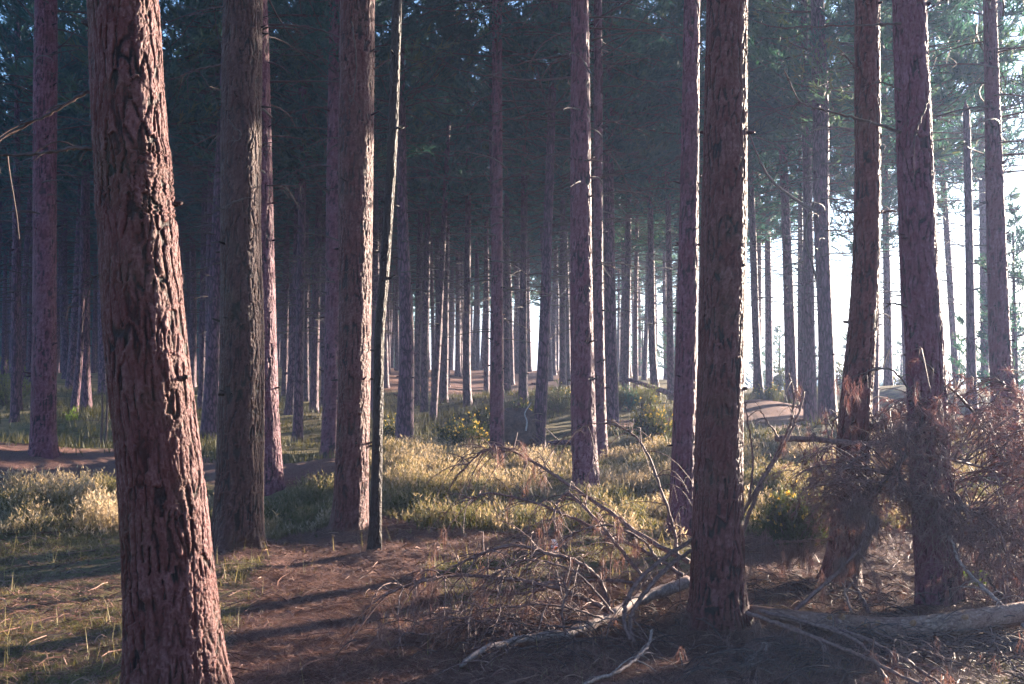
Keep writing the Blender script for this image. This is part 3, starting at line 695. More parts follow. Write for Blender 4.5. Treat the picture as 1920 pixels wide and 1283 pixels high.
def dead_branch_mesh(seed, z0, z1, n, L=(0.7, 2.0)):
    g = np.random.default_rng(seed); B = Acc()
    for i in range(n):
        z = z0 + (z1 - z0) * (i + g.random()) / n; a = g.random() * 6.283
        ln = g.uniform(*L) * (0.55 + 0.45 * (z - z0) / (z1 - z0))
        dr = np.array([math.cos(a), math.sin(a), 0]); sd_ = np.array([-dr[1], dr[0], 0])
        up = g.uniform(-0.05, 0.3); dp = g.uniform(0.1, 0.5)
        pts = [np.array([0, 0, z]) + dr * ln * s + sd_ * ln * 0.12 * math.sin(s * 3 + i) + [0, 0, ln * (up * s - dp * s * s)] for s in np.linspace(0, 1, 7)]
        tube(B, pts, np.linspace(0.019, 0.005, 7), 3, cap=False)
        for q in range(g.integers(2, 6)):
            s = g.uniform(0.3, 0.95); b = np.array(pts[int(s * 6)])
            td = dr * 0.7 + sd_ * g.choice([-1, 1]) * g.uniform(0.4, 0.9) + [0, 0, g.uniform(-0.5, 0.2)]
            l2 = ln * g.uniform(0.12, 0.35)
            tube(B, [b, b + td * l2 * 0.5, b + td * l2 + [0, 0, -0.08 * l2]], [0.006, 0.004, 0.002], 3, cap=False)
    return B

HI = []; MID = []; LO = []; DEAD = []
for k in range(5):
    a, b = crown_mesh(100 + k, 2.9, 8.5, 20, 5, 60, 10, 0.17, 0.024)
    HI.append((mesh('crown', a, M_NEEDLE, False), mesh('limbs', b, M_TWIG)))
for k in range(5):
    a, b = crown_mesh(200 + k, 2.8, 7.8, 17, 5, 34, 8, 0.25, 0.045)
    MID.append((mesh('crown', a, M_NEEDLE, False), mesh('limbs', b, M_TWIG)))
for k in range(4):
    a, b = crown_mesh(300 + k, 2.7, 7.5, 12, 4, 15, 6, 0.42, 0.10)
    LO.append((mesh('crown', a, M_NEEDLE, False), mesh('limbs', b, M_TWIG)))
for k in range(4):
    DEAD.append(mesh('dead_branches', dead_branch_mesh(400 + k, 3.2, 9.0, 52, (0.8, 2.5)), M_TWIG))

tree_xy = []
i = 0
for key, d, prof, mt, lb, cb in T:
    i += 1
    H = 14.5 + 2 * random.random()
    base, me, cen, ztop = make_trunk(key, d, prof, mt, H, i)
    tree_xy.append((base[0], base[1]))
    nm = {'snag': 'dead_pine_snag', 'thin': 'pine_sapling'}.get(key, 'pine_tree')
    e = thing(nm, lb, 'tree', base)
    obj('trunk', me, e)
    if cb is None: continue
    x0, y0, _r = cen(cb)
    hi = HI[i % 5] if d < 30 else MID[i % 5]
    s = 0.55 if key == 'thin' else 1.0
    zc = cb - base[2] * 0 + random.uniform(-0.3, 0.4)
    rz = random.random() * 6.28
    sc_ = (s, s, (H - zc) / 8.0)
    obj('crown', hi[0], e, (x0, y0, zc), rz, sc_)
    obj('limbs', hi[1], e, (x0, y0, zc), rz, sc_)
    if d > 12:
        x1, y1, _r = cen(5.0)
        obj('dead_branches', DEAD[i % 4], e, (x1, y1, 0.0 if d > 18 else 1.0), rz)

# ------------------------------------------------------------------ the stand behind
def simple_trunk(seed, H=14.5):
    g = np.random.default_rng(seed)
    z = np.array([-0.5, 0, 0.25, 1, 3, 5, 7, 9, 11, 13, H]); n = len(z)
    r = np.array([1.5, 1.35, 1.12, 1.0, 0.92, 0.84, 0.75, 0.62, 0.48, 0.3, 0.12]) * 0.15
    lx, ly = g.normal(0, 0.02, 2)
    p = np.stack([lx * z + 0.05 * np.sin(z * 0.4 + g.random() * 6), ly * z + 0.05 * np.sin(z * 0.5 + g.random() * 6), z], 1)
    A = Acc(); tube(A, p, r, 10, a=0.5)
    def axis(q): return float(np.interp(q, z, p[:, 0])), float(np.interp(q, z, p[:, 1])), float(np.interp(q, z, r))
    stub_whorls(A, axis, np.arange(1.2, 8, 0.55), 0.016, (2, 4), (0.04, 0.12), seed)
    return mesh('trunk', A, M_BARK_FAR), p
ST = [simple_trunk(500 + k) for k in range(14)]

cands = []
g = np.random.default_rng(99)
sp = 3.1
for yy in np.arange(24, 150, sp):
    for xx in np.arange(-90, 60, sp):
        x = xx + g.uniform(-1.2, 1.2); y = yy + g.uniform(-1.2, 1.2)
        ang = x / y
        if abs(ang) > 0.62: continue
        inframe = abs(ang) < 0.53
        r = math.hypot(x, y)
        # the wood ends on the right where the shore begins
        if ang > 0.24 and r > 58: continue
        if ang > 0.10 and r > 46 + (0.24 - ang) * 300: continue
        if ang > -0.12 and r > 88 + (0.10 - ang) * 120: continue
        px = 960 + FPX * ang
        if y < 46 and (-0.55 < ang < 0.53):
            if ang > 0.22 and y > 30:
                if g.random() < (0.25 if r < 36 else 0.0): continue
            elif y < 28 or g.random() < (0.45 if y < 36 else 0.25): continue
        if min((x - a) ** 2 + (y - b) ** 2 for a, b in tree_xy) < 2.2: continue
        if not inframe and (ang > 0 or g.random() < 0.5): continue
        cands.append((r, x, y, ang))
for px_, d_ in [(1640, 24), (1722, 21), (1868, 24), (1345, 26), (80, 27), (262, 22), (458, 25), (662, 25), (1090, 26), (1745, 30), (1625, 33), (34, 32), (625, 25), (933, 26), (1122, 25), (1288, 25), (702, 36), (392, 28), (1515, 31)]:
    x = (px_ - 960) / FPX * d_; cands.append((math.hypot(x, d_), x, d_, x / d_))
cands.sort()
gh = gz(np.array([c[1] for c in cands]), np.array([c[2] for c in cands]))
print('TREES', len(cands), 'hand', len(T))
NIND = 300 - len(T)
LB = [(-9, 'slender shaded pine among the dense rows of trunks at the far left'),
      (-0.3, 'slender shaded pine in the deep stand between the thickest trunk and the reddish trunk'),
      (-0.13, 'slender pine with a lit edge in the far stand behind the sunlit central dune'),
      (0.03, 'slender hazy pine in the far stand left of the distant fallen trunk'),
      (0.14, 'slender pine at the edge of the wood silhouetted against the white light')]
far = Acc(); farc = Acc()
for k, (r, x, y, ang) in enumerate(cands):
    z = gh[k]; q = g.random(4)
    s = 0.62 + 0.75 * q[0] ** 1.3; hs = 0.88 + 0.22 * q[1]
    if k < NIND:
        lb = [b for a, b in LB if ang >= a][-1]
        e = thing('pine_tree', lb, 'tree', (x, y, z), lb.replace('slender', 'slender pines:', 1)[:60] if False else 'pines of the stand behind, zone %s' % ['far left', 'left', 'middle', 'hazy middle', 'bright edge'][[b for a, b in LB].index(lb)])
        me, pth = ST[k % 14]
        rz = q[2] * 6.28
        obj('trunk', me, e, (0, 0, 0), rz, (s, s, hs))
        zc = ((6.2 if ang < 0.2 or r < 34 else 4.9) + 1.4 * q[3]) * hs
        ca, sa = math.cos(rz), math.sin(rz)
        ox = np.interp(zc / hs, pth[:, 2], pth[:, 0]) * s; oy = np.interp(zc / hs, pth[:, 2], pth[:, 1]) * s
        ox, oy = ox * ca - oy * sa, ox * sa + oy * ca
        cm = MID[k % 5] if r < 75 else LO[k % 4]
        H = 14.5 * hs
        obj('crown', cm[0], e, (ox, oy, zc), rz * 2, (1, 1, (H - zc) / 7.6))
        if r < 75: obj('limbs', cm[1], e, (ox, oy, zc), rz * 2, (1, 1, (H - zc) / 7.6))
        if r < 60: obj('dead_branches', DEAD[k % 4], e, (ox * 0.6, oy * 0.6, -0.8), rz * 3)
    else:
        p = ST[k % 14][1] * [s, s, hs] + [x, y, z]
        tube(far, p, np.array([1.5, 1.35, 1.12, 1.0, 0.92, 0.84, 0.75, 0.62, 0.48, 0.3, 0.12]) * 0.14 * s, 6)
        c = LO[k % 4][0]
        n = len(c.vertices)
        if k % 1 == 0:
            co = np.empty(n * 3, np.float32); c.vertices.foreach_get('co', co); co = co.reshape(-1, 3)
            zc = 6.5 * hs + q[3]
            farc.add(co * [1, 1, (14.5 * hs - zc) / 7.6] + [x, y, z + zc], np.arange(n).reshape(-1, 3), None, 0.2 + 0.5 * q[2])
for k in range(150):                                  # bushy young trees closing the far left end
    ang = g.uniform(-0.56, -0.10); r = g.uniform(105, 165); x, y = r * math.sin(math.atan(ang)), r * math.cos(math.atan(ang))
    z = float(gz([x], [y])[0]); c = LO[k % 4][0]; n = len(c.vertices)
    co = np.empty(n * 3, np.float32); c.vertices.foreach_get('co', co); co = co.reshape(-1, 3)
    farc.add(co * [1.1, 1.1, g.uniform(0.7, 1.3)] + [x, y, z + g.uniform(0, 2)], np.arange(n).reshape(-1, 3), None, 0.2 + 0.4 * g.random())
if far.n:
    e = tag(obj('far_woodland', None, None, (0, 100, 0)), 'mass of pine trunks and crowns closing the deepest part of the wood', 'woodland', kind='stuff')
    far_t = obj('trunks', mesh('trunks', far, M_BARK_FAR), e, (0, -100, 0)); far_t['kind'] = 'stuff'
    far_c = obj('foliage', mesh('foliage', farc, M_NEEDLE, False), e, (0, -100, 0)); far_c['kind'] = 'stuff'
HAZE_DENSITY = 0.0011
SHADE_XY = [(a * math.sin(SUN_AZ) + c * math.cos(SUN_AZ), a * math.cos(SUN_AZ) - c * math.sin(SUN_AZ)) for c, a in [(4.5, 36), (5, 52), (8.5, 44), (11, 50), (2.2, 62)]]  # spots for the unseen pines added as shadow casters
# ------------------------------------------------------------------ heather, grass, needle litter (uncountable ground cover)
def scatter(n, pxa, pxb, da, db, g):
    """points spread evenly over the ground seen between two photo columns and two distances"""
    y = np.sqrt(g.uniform(da * da, db * db, n)); px = g.uniform(pxa, pxb, n)
    return (px - 960) / FPX * y, y, px

def blades(x, y, z, h, wd, lean, g, tone, nseg=1, az=None):
    n = len(x); a = g.random(n) * 6.283; b = g.random(n) * 6.283 if az is None else az
    s = np.stack([np.cos(a), np.sin(a), np.zeros(n)], 1) * (wd * 0.5)[:, None]
    base = np.stack([x, y, z], 1)
    tip = base + np.stack([np.cos(b) * lean, np.sin(b) * lean, h], 1)
    V = np.stack([base - s, base + s, tip], 1).reshape(-1, 3)
    return V, np.arange(n * 3).reshape(-1, 3), np.repeat(tone, 3)

g = np.random.default_rng(5)
TP = np.array(tree_xy)
def heather_mask(x, y, px):
    far_l = np.where(px < 640, 13.3, np.where(px < 1330, 20.5, 18.5))
    near_l = np.where(px < 620, 10.1, 10.0) + 0.5 * (fbm(xyz(x / 0.6, y / 0.6, 3), 3, 77) - 0.5)
    m = sstep(near_l, near_l + 0.5, y) * (1 - sstep(far_l - 0.7, far_l + 0.6, y))
    m *= 1 - sstep(0.45, 0.85, litter_amount(x, y)) * 0.97
    dm = np.full(len(x), 9.0)
    for a, b in tree_xy[:16]: dm = np.minimum(dm, np.hypot(x - a, y - b))
    return m * sstep(0.22, 0.5, dm)
x, y, px = scatter(190000, -60, 1990, 9.6, 21.5, g)
vf, _f2, vid, _al = voro(xyz(x / 0.62, y / 0.62, 0.5) + 0.25 * (fbm(xyz(x / 0.3, y / 0.3, 2), 2, 9)[:, None] - 0.5), 55)
clump = 0.30 + 0.45 * (1 - sstep(0.10, 0.72, vf)) * (0.45 + 0.7 * vid) + 0.30 * (fbm(xyz(x / 1.4, y / 1.4, 0.3), 2, 57) - 0.5); cl2 = fbm(xyz(x / 0.25, y / 0.25, 0.3), 2, 56)
mk = heather_mask(x, y, px)
keep = g.random(len(x)) < mk * (0.55 + 0.6 * sstep(0.35, 0.6, clump))
x, y, px, clump, cl2, mk, vid = [q[keep] for q in (x, y, px, clump, cl2, mk, vid)]
z = gz(x, y); n = len(x); print('heather', n)
hh = (0.09 + 0.31 * sstep(0.35, 0.65, clump) * (0.55 + 0.45 * cl2)) * g.uniform(0.6, 1.15, n) * (0.5 + 0.5 * mk)
spec = fbm(xyz(x / 1.6, y / 1.6, 8.3), 2, 91)
tone = np.clip(0.10 + 0.65 * spec + 0.30 * vid + 0.45 * (cl2 - 0.5) + g.normal(0, 0.10, n), 0, 1)
A = Acc()
az = g.random(n) * 6.283; ln = hh * g.uniform(0.1, 0.6, n)
A.add(*[q if i_ != 2 else None for i_, q in enumerate(blades(x, y, z - 0.02, hh, np.full(n, 0.010), ln, g, tone, az=az))][:2], None, np.repeat(tone * 0.8, 3))
for k in range(6):                                   # leafy side shoots climbing each sprig
    f = g.uniform(0.3, 1.0, n); L = g.uniform(0.03, 0.07, n)
    bx = x + np.cos(az) * ln * f; by = y + np.sin(az) * ln * f; bz = z + hh * f - 0.02
    V_, F_, t_ = blades(bx, by, bz, L * g.uniform(0.3, 1, n), g.uniform(0.010, 0.020, n), L * g.uniform(0.2, 0.9, n), g, np.clip(tone + 0.12 * (f - 0.5) * 2, 0, 1))
    A.add(V_, F_, None, t_)
tag(obj('heather', mesh('heather', A, M_HEATHER, False)), 'tawny and olive heather covering the ground between the trunks', kind='stuff')

# longer, greener grass further back and sparse blades close by
A = Acc()
x, y, px = scatter(90000, -60, 1990, 17, 42, g)
c1 = fbm(xyz(x / 1.5, y / 1.5, 2.2), 3, 61)
keep = (g.random(len(x)) < sstep(0.40, 0.56, c1) * (1 - sstep(0.5, 0.9, litter_amount(x, y)))) & (x / y < 0.33)
x, y, c1 = x[keep], y[keep], c1[keep]; n = len(x); z = gz(x, y)
V_, F_, t_ = blades(x, y, z - 0.02, g.uniform(0.08, 0.32, n), np.full(n, 0.022), g.uniform(0.02, 0.15, n), g, np.clip(0.15 + 0.9 * (c1 - 0.4) + g.normal(0, 0.12, n), 0, 1))
A.add(V_, F_, None, t_)
x, y, px = scatter(150000, -60, 1990, 4.4, 10.6, g)
c1 = fbm(xyz(x / 0.45, y / 0.45, 4.2), 3, 62); la = litter_amount(x, y)
keep = g.random(len(x)) < sstep(0.42, 0.66, c1) * (1 - 0.9 * sstep(0.25, 0.6, la))
x, y, c1 = x[keep], y[keep], c1[keep]; n = len(x); z = gz(x, y); print('grass near', n)
tall = g.random(n) < 0.025
V_, F_, t_ = blades(x, y, z - 0.01, np.where(tall, g.uniform(0.08, 0.20, n), g.uniform(0.015, 0.06, n)), np.where(tall, 0.006, 0.007), g.uniform(0.01, 0.07, n), g,
                    np.clip(np.where(tall, 0.75, 0.40) + 0.8 * (c1 - 0.5) + g.normal(0, 0.16, n), 0, 1))
A.add(V_, F_, None, t_)
tag(obj('grass', mesh('grass', A, M_GRASS, False)), 'short mossy grass with dry pale blades on the forest floor', kind='stuff')

A = Acc()
xa, ya, px = scatter(190000, -60, 1990, 4.4, 12.5, g); xb, yb, px = scatter(150000, -60, 1990, 4.4, 8.5, g)
x = np.concatenate([xa, xb]); y = np.concatenate([ya, yb])
keep = g.random(len(x)) < 0.25 + 0.75 * sstep(0.2, 0.6, litter_amount(x, y))
x, y = x[keep], y[keep]; n = len(x); z = gz(x, y)
V_, F_, t_ = blades(x, y, z + 0.006, g.uniform(-0.004, 0.032, n), np.full(n, 0.006), g.uniform(0.05, 0.15, n), g, np.clip(g.normal(0.5, 0.25, n), 0, 1))
A.add(V_, F_, None, t_)
xf, yf, px = scatter(9000, -60, 1990, 4.5, 10, g); zf = gz(xf, yf) + 0.008     # flakes of bark
a_ = g.random(len(xf)) * 6.28; L_ = g.uniform(0.006, 0.022, len(xf)); t_ = g.normal(0, 0.004, (len(xf), 4))
cs, sn = np.cos(a_), np.sin(a_)
V_ = np.stack([np.stack([xf + L_ * (cs * u_ - 0.5 * sn * v_), yf + L_ * (sn * u_ + 0.5 * cs * v_), zf + t_[:, i_]], 1) for i_, (u_, v_) in enumerate([(-1, -1), (1, -.8), (.8, 1), (-.7, .9)])], 1).reshape(-1, 3)
A.add(V_, None, np.arange(len(V_)).reshape(-1, 4), np.repeat(np.clip(g.normal(0.35, 0.3, len(xf)), 0, 1), 4))
for k in range(3200):                                # little twigs lying about
    d_ = math.sqrt(g.uniform(20, 150)); px_ = g.uniform(-40, 1960)
    if px_ < 900 and g.random() < 0.6: continue
    xx = (px_ - 960) / FPX * d_; a = g.random() * 6.28; L = g.uniform(0.05, 0.14) if g.random() < .6 else g.uniform(0.14, 0.4); bow = g.normal() * 0.25
    q = np.array([[xx + math.cos(a) * L * (s - .5) - math.sin(a) * L * bow * s * (1 - s) * 2, d_ + math.sin(a) * L * (s - .5) + math.cos(a) * L * bow * s * (1 - s) * 2] for s in (0, .33, .66, 1)])
    zz = gz(q[:, 0], q[:, 1]) + 0.008 + np.array([0, .01, .012, .004]) * g.uniform(0, 3)
    tube(A, np.column_stack([q, zz]), np.linspace(0.0045, 0.0022, 4), 3, a=g.uniform(0.1, 1), cap=False)
tag(obj('needle_litter', mesh('needle_litter', A, M_LITTER, False)), 'brown fallen pine needles and small twigs strewn over the ground', kind='stuff')

# ------------------------------------------------------------------ bushes
def bush(name, label, cat, px, py, d, wpx, hpx, n, mat, flowers=0, seed=0, stem=M_TWIG, L=0.07, W=0.016, k=7, tone0=0.4, group=None, depth=0.8):
    g = np.random.default_rng(seed)
    b = P(px, py, d); zb = float(gz([b[0]], [b[1]])[0]); sc_ = d / FPX
    rx = wpx * sc_ / 2; H = hpx * sc_
    e = thing(name, label, cat, (b[0], d, zb), group)
    B = Acc(); C = []; D = []
    ns = 12 + n // 14
    for s in range(ns):
        a = g.random() * 6.283; rr = math.sqrt(g.random())
        tx, ty = math.cos(a) * rr * rx, math.sin(a) * rr * rx * depth
        tz = H * g.uniform(0.55, 1.0) * math.sqrt(max(0.05, 1 - 0.75 * rr * rr))
        pth = smooth_path([[tx * 0.15, ty * 0.15, -0.05], [tx * 0.6, ty * 0.6, tz * 0.45], [tx, ty, tz]], 6)
        tube(B, pth, np.linspace(0.009, 0.003, 6) * min(1, H), 3, cap=False)
        m_ = max(3, n // ns)
        f = g.uniform(0.25, 1.02, m_)
        c = np.stack([np.interp(f, np.linspace(0, 1, 6), pth[:, q]) for q in range(3)], 1) + g.normal(0, 0.06 * H + 0.02, (m_, 3))
        C.append(c); dd = c / (np.linalg.norm(c, axis=1)[:, None] + 1e-6) * 0.6 + [0, 0, 0.6]; D.append(dd / np.linalg.norm(dd, axis=1)[:, None])
    C = np.concatenate(C); D = np.concatenate(D); C[:, 2] = np.maximum(C[:, 2], 0.03)
    obj('stems', mesh('stems', B, stem), e)
    V_, F_ = tuft_tris(C, D, L, W, k, g)
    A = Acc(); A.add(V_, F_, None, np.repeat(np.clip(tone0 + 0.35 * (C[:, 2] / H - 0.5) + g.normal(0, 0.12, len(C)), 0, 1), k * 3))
    obj('foliage', mesh('foliage', A, mat, False), e)
    if flowers:
        ii = g.choice(len(C), flowers, p=(C[:, 2] ** 1.5) / (C[:, 2] ** 1.5).sum())
        c = C[ii] + D[ii] * 0.04 + g.normal(0, 0.02, (flowers, 3))
        V_, F_ = tuft_tris(c, D[ii], 0.030, 0.030, 4, g, 1.2)
        A = Acc(); A.add(V_, F_, None, np.repeat(g.random(flowers), 12)); obj('flowers', mesh('flowers', A, M_FLOWER, False), e)
    return e

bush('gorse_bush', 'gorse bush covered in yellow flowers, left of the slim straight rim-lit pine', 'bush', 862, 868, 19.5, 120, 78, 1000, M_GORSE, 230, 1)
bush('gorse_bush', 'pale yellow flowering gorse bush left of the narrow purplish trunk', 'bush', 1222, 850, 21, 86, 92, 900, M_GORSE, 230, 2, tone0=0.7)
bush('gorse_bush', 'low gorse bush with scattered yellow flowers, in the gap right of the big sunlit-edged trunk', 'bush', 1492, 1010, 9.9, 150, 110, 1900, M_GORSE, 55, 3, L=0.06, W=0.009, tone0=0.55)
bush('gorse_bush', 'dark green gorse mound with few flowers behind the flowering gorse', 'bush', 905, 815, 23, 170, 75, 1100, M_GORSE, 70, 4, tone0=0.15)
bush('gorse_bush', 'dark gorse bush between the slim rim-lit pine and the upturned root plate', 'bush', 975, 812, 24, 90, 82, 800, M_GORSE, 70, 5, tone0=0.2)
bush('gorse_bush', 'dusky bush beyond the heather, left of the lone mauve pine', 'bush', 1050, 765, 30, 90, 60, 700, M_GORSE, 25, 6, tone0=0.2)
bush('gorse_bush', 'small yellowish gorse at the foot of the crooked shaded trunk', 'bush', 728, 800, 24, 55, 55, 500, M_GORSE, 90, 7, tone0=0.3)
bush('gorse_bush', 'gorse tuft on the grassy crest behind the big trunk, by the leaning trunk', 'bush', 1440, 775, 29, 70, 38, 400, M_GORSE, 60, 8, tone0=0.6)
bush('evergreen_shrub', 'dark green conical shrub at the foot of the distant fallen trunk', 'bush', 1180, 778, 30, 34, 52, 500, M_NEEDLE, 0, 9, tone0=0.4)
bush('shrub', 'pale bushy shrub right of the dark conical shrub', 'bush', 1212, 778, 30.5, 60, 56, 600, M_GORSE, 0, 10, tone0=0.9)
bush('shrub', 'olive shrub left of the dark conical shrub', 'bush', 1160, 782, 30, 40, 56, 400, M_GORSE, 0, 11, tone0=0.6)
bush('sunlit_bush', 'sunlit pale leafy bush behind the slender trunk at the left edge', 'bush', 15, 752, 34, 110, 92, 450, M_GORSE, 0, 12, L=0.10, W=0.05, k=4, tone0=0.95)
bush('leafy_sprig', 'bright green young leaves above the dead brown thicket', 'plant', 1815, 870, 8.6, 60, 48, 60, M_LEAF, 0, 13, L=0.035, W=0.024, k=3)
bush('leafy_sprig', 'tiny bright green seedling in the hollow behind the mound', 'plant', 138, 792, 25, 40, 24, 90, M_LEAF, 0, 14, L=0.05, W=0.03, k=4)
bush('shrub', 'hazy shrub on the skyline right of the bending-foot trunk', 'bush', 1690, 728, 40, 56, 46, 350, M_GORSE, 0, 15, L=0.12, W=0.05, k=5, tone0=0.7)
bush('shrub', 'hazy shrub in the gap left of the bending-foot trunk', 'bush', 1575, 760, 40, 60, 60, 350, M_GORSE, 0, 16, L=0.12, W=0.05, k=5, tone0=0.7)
bush('shrub', 'hazy shrub behind the pale trunk with the hidden foot', 'bush', 1462, 740, 44, 70, 60, 350, M_GORSE, 0, 17, L=0.12, W=0.05, k=5, tone0=0.6)
for px, py, d, s, lb in [(1905, 800, 24, 0.62, 'young pine with low bright boughs right of the purple trunk'), (1262, 770, 52, 0.5, 'young bushy pine behind the low end of the distant fallen trunk'), (1205, 760, 60, 0.5, 'young bushy pine in the bright gap beyond the distant fallen trunk')]:
    b = P(px, py, d); zb = float(gz([b[0]], [d])[0])
    e = thing('young_pine', lb, 'tree', (b[0], d, zb))
    B = Acc(); tube(B, [[0, 0, -.2], [0, 0, 2], [0, 0, 7.4 * s]], [0.09, 0.06, 0.02], 8); obj('trunk', mesh('trunk', B, M_BARK_FAR), e)
    obj('crown', MID[2][0], e, (0, 0, 0.3), 1.0, (s * .9, s * .9, s)); obj('limbs', MID[2][1], e, (0, 0, 0.3), 1.0, (s * .9, s * .9, s))

for k, (px, d, s) in enumerate([(1462, 50, .40), (1590, 52, .42), (1690, 49, .36), (1640, 58, .5), (1745, 55, .45), (1800, 52, .38), (1862, 50, .5), (1900, 47, .55), (1530, 60, .5), (1425, 60, .55)]):
    b = P(px, 720, d); zb = float(gz([b[0]], [d])[0])
    e = thing('young_pine', 'small hazy young pine low down against the white light beyond the right-hand trunks', 'tree', (b[0], d, zb), 'young pines at the bright edge of the wood')
    B = Acc(); tube(B, [[0, 0, -.2], [0, 0, 2 * s * 2], [0, 0, 7.4 * s]], [0.06, 0.05, 0.02], 8); obj('trunk', mesh('trunk', B, M_BARK_FAR), e)
    obj('crown', MID[k % 5][0], e, (0, 0, 0.2), k * 1.3, (s * .9, s * .9, s)); obj('limbs', MID[k % 5][1], e, (0, 0, 0.2), k * 1.3, (s * .9, s * .9, s))

# ------------------------------------------------------------------ dead wood
def pp(pts, n=None):
    """photo (px, py, distance) points -> smooth 3-D path"""
    q = np.array([P(a, b, c) for a, b, c in pts])
    return smooth_path(q, n or 8 * len(pts))

def droop(acc, start, dr, L, g, r=0.003, sag=0.5, n=6, a=0.5):
    s = np.linspace(0, 1, n)[:, None]
    w_ = np.cross(dr, [0, 0, 1.0]); p = start + dr * L * s + np.array([0, 0, -1.0]) * sag * L * s ** 2 + w_ * 0.12 * L * np.sin(s * 3 + g.random() * 6) * s
    tube(acc, p, np.linspace(r, r * 0.45, n), 4, a=a, cap=False); return p

def hang(acc, p, g, k=30, L=0.09, W=0.003, dr=None):
    """bunch of withered needles drooping from a twig end"""
    for q in p:
        k2 = k
        v = g.normal(0, 0.27, (k2, 3)) + [0, 0, -0.95]
        if dr is not None: v += dr * 0.5
        v /= np.linalg.norm(v, axis=1)[:, None]
        s = np.cross(v, g.normal(0, 1, (k2, 3))); s /= np.linalg.norm(s, axis=1)[:, None]
        b = q + g.normal(0, 0.012, (k2, 3)) + np.array([0, 0, 0.05]) * g.uniform(-1, 1, (k2, 1))
        V_ = np.stack([b - s * W / 2, b + s * W / 2, b + v * L * g.uniform(.6, 1.2, (k2, 1))], 1).reshape(-1, 3)
        acc.add(V_, np.arange(k2 * 3).reshape(-1, 3), None, np.repeat(np.clip(g.normal(0.5, 0.2, k2), 0, 1), 3))

def branch(parent, origin, pts, w0, w1, seed, mat=M_LIMB, name='branch', twigs=8, needles=0.35, tl=(0.12, 0.4), sub=True, sides=7, label=None, ndl=M_BROWN, k=30):
    """one branch with its own twigs (part) and withered needles (sub-part)"""
    g = np.random.default_rng(seed); p = pp(pts) - origin
    d_ = np.array([c for _, _, c in pts]).mean(); u = d_ / FPX / 2
    A = Acc(); nn = len(p)
    p = p + np.stack([g.normal(0, .003, nn), g.normal(0, .003, nn), g.normal(0, .003, nn)], 1)
    if d_ < 9:
        p[:, 2] = np.maximum(p[:, 2], gz(p[:, 0] + origin[0], p[:, 1] + origin[1]) - origin[2] + 1.15 * np.linspace(w0 * u, w1 * u, nn) + 0.01)
    tube(A, p, np.linspace(w0 * u, w1 * u, nn), sides, rough=0.25, seed=seed)
    Nn = Acc()
    for i_ in range(twigs):
        j = int(g.uniform(0.12, 1.0) * (nn - 1)); t = p[min(j + 1, nn - 1)] - p[max(j - 1, 0)]; t /= np.linalg.norm(t) + 1e-9
        dr = t * g.uniform(0.2, 0.9) + g.normal(0, 0.5, 3) + [0, 0, g.uniform(0.0, 0.6)]; dr /= np.linalg.norm(dr)
        q = droop(A, p[j], dr, g.uniform(*tl), g, r=max(0.0025, min(0.005, w1 * u)), sag=g.uniform(0.3, 1.1))
        ends = [q[-1]]
        if sub:
            for m_ in range(g.integers(0, 3)):
                dr2 = g.normal(0, 0.6, 3); dr2 /= np.linalg.norm(dr2)
                q2 = droop(A, q[g.integers(2, 5)], dr2, g.uniform(0.05, 0.16), g, r=0.002, sag=0.9, n=5); ends.append(q2[-1])
        if g.random() < needles: hang(Nn, [ends[0], q[-2]], g, k=k)
    o_ = obj(name, mesh(name, A, mat), parent)
    if label: o_['label'] = label
    if Nn.n: obj('dead_needles', mesh('dead_needles', Nn, ndl, False), o_)
    return o_

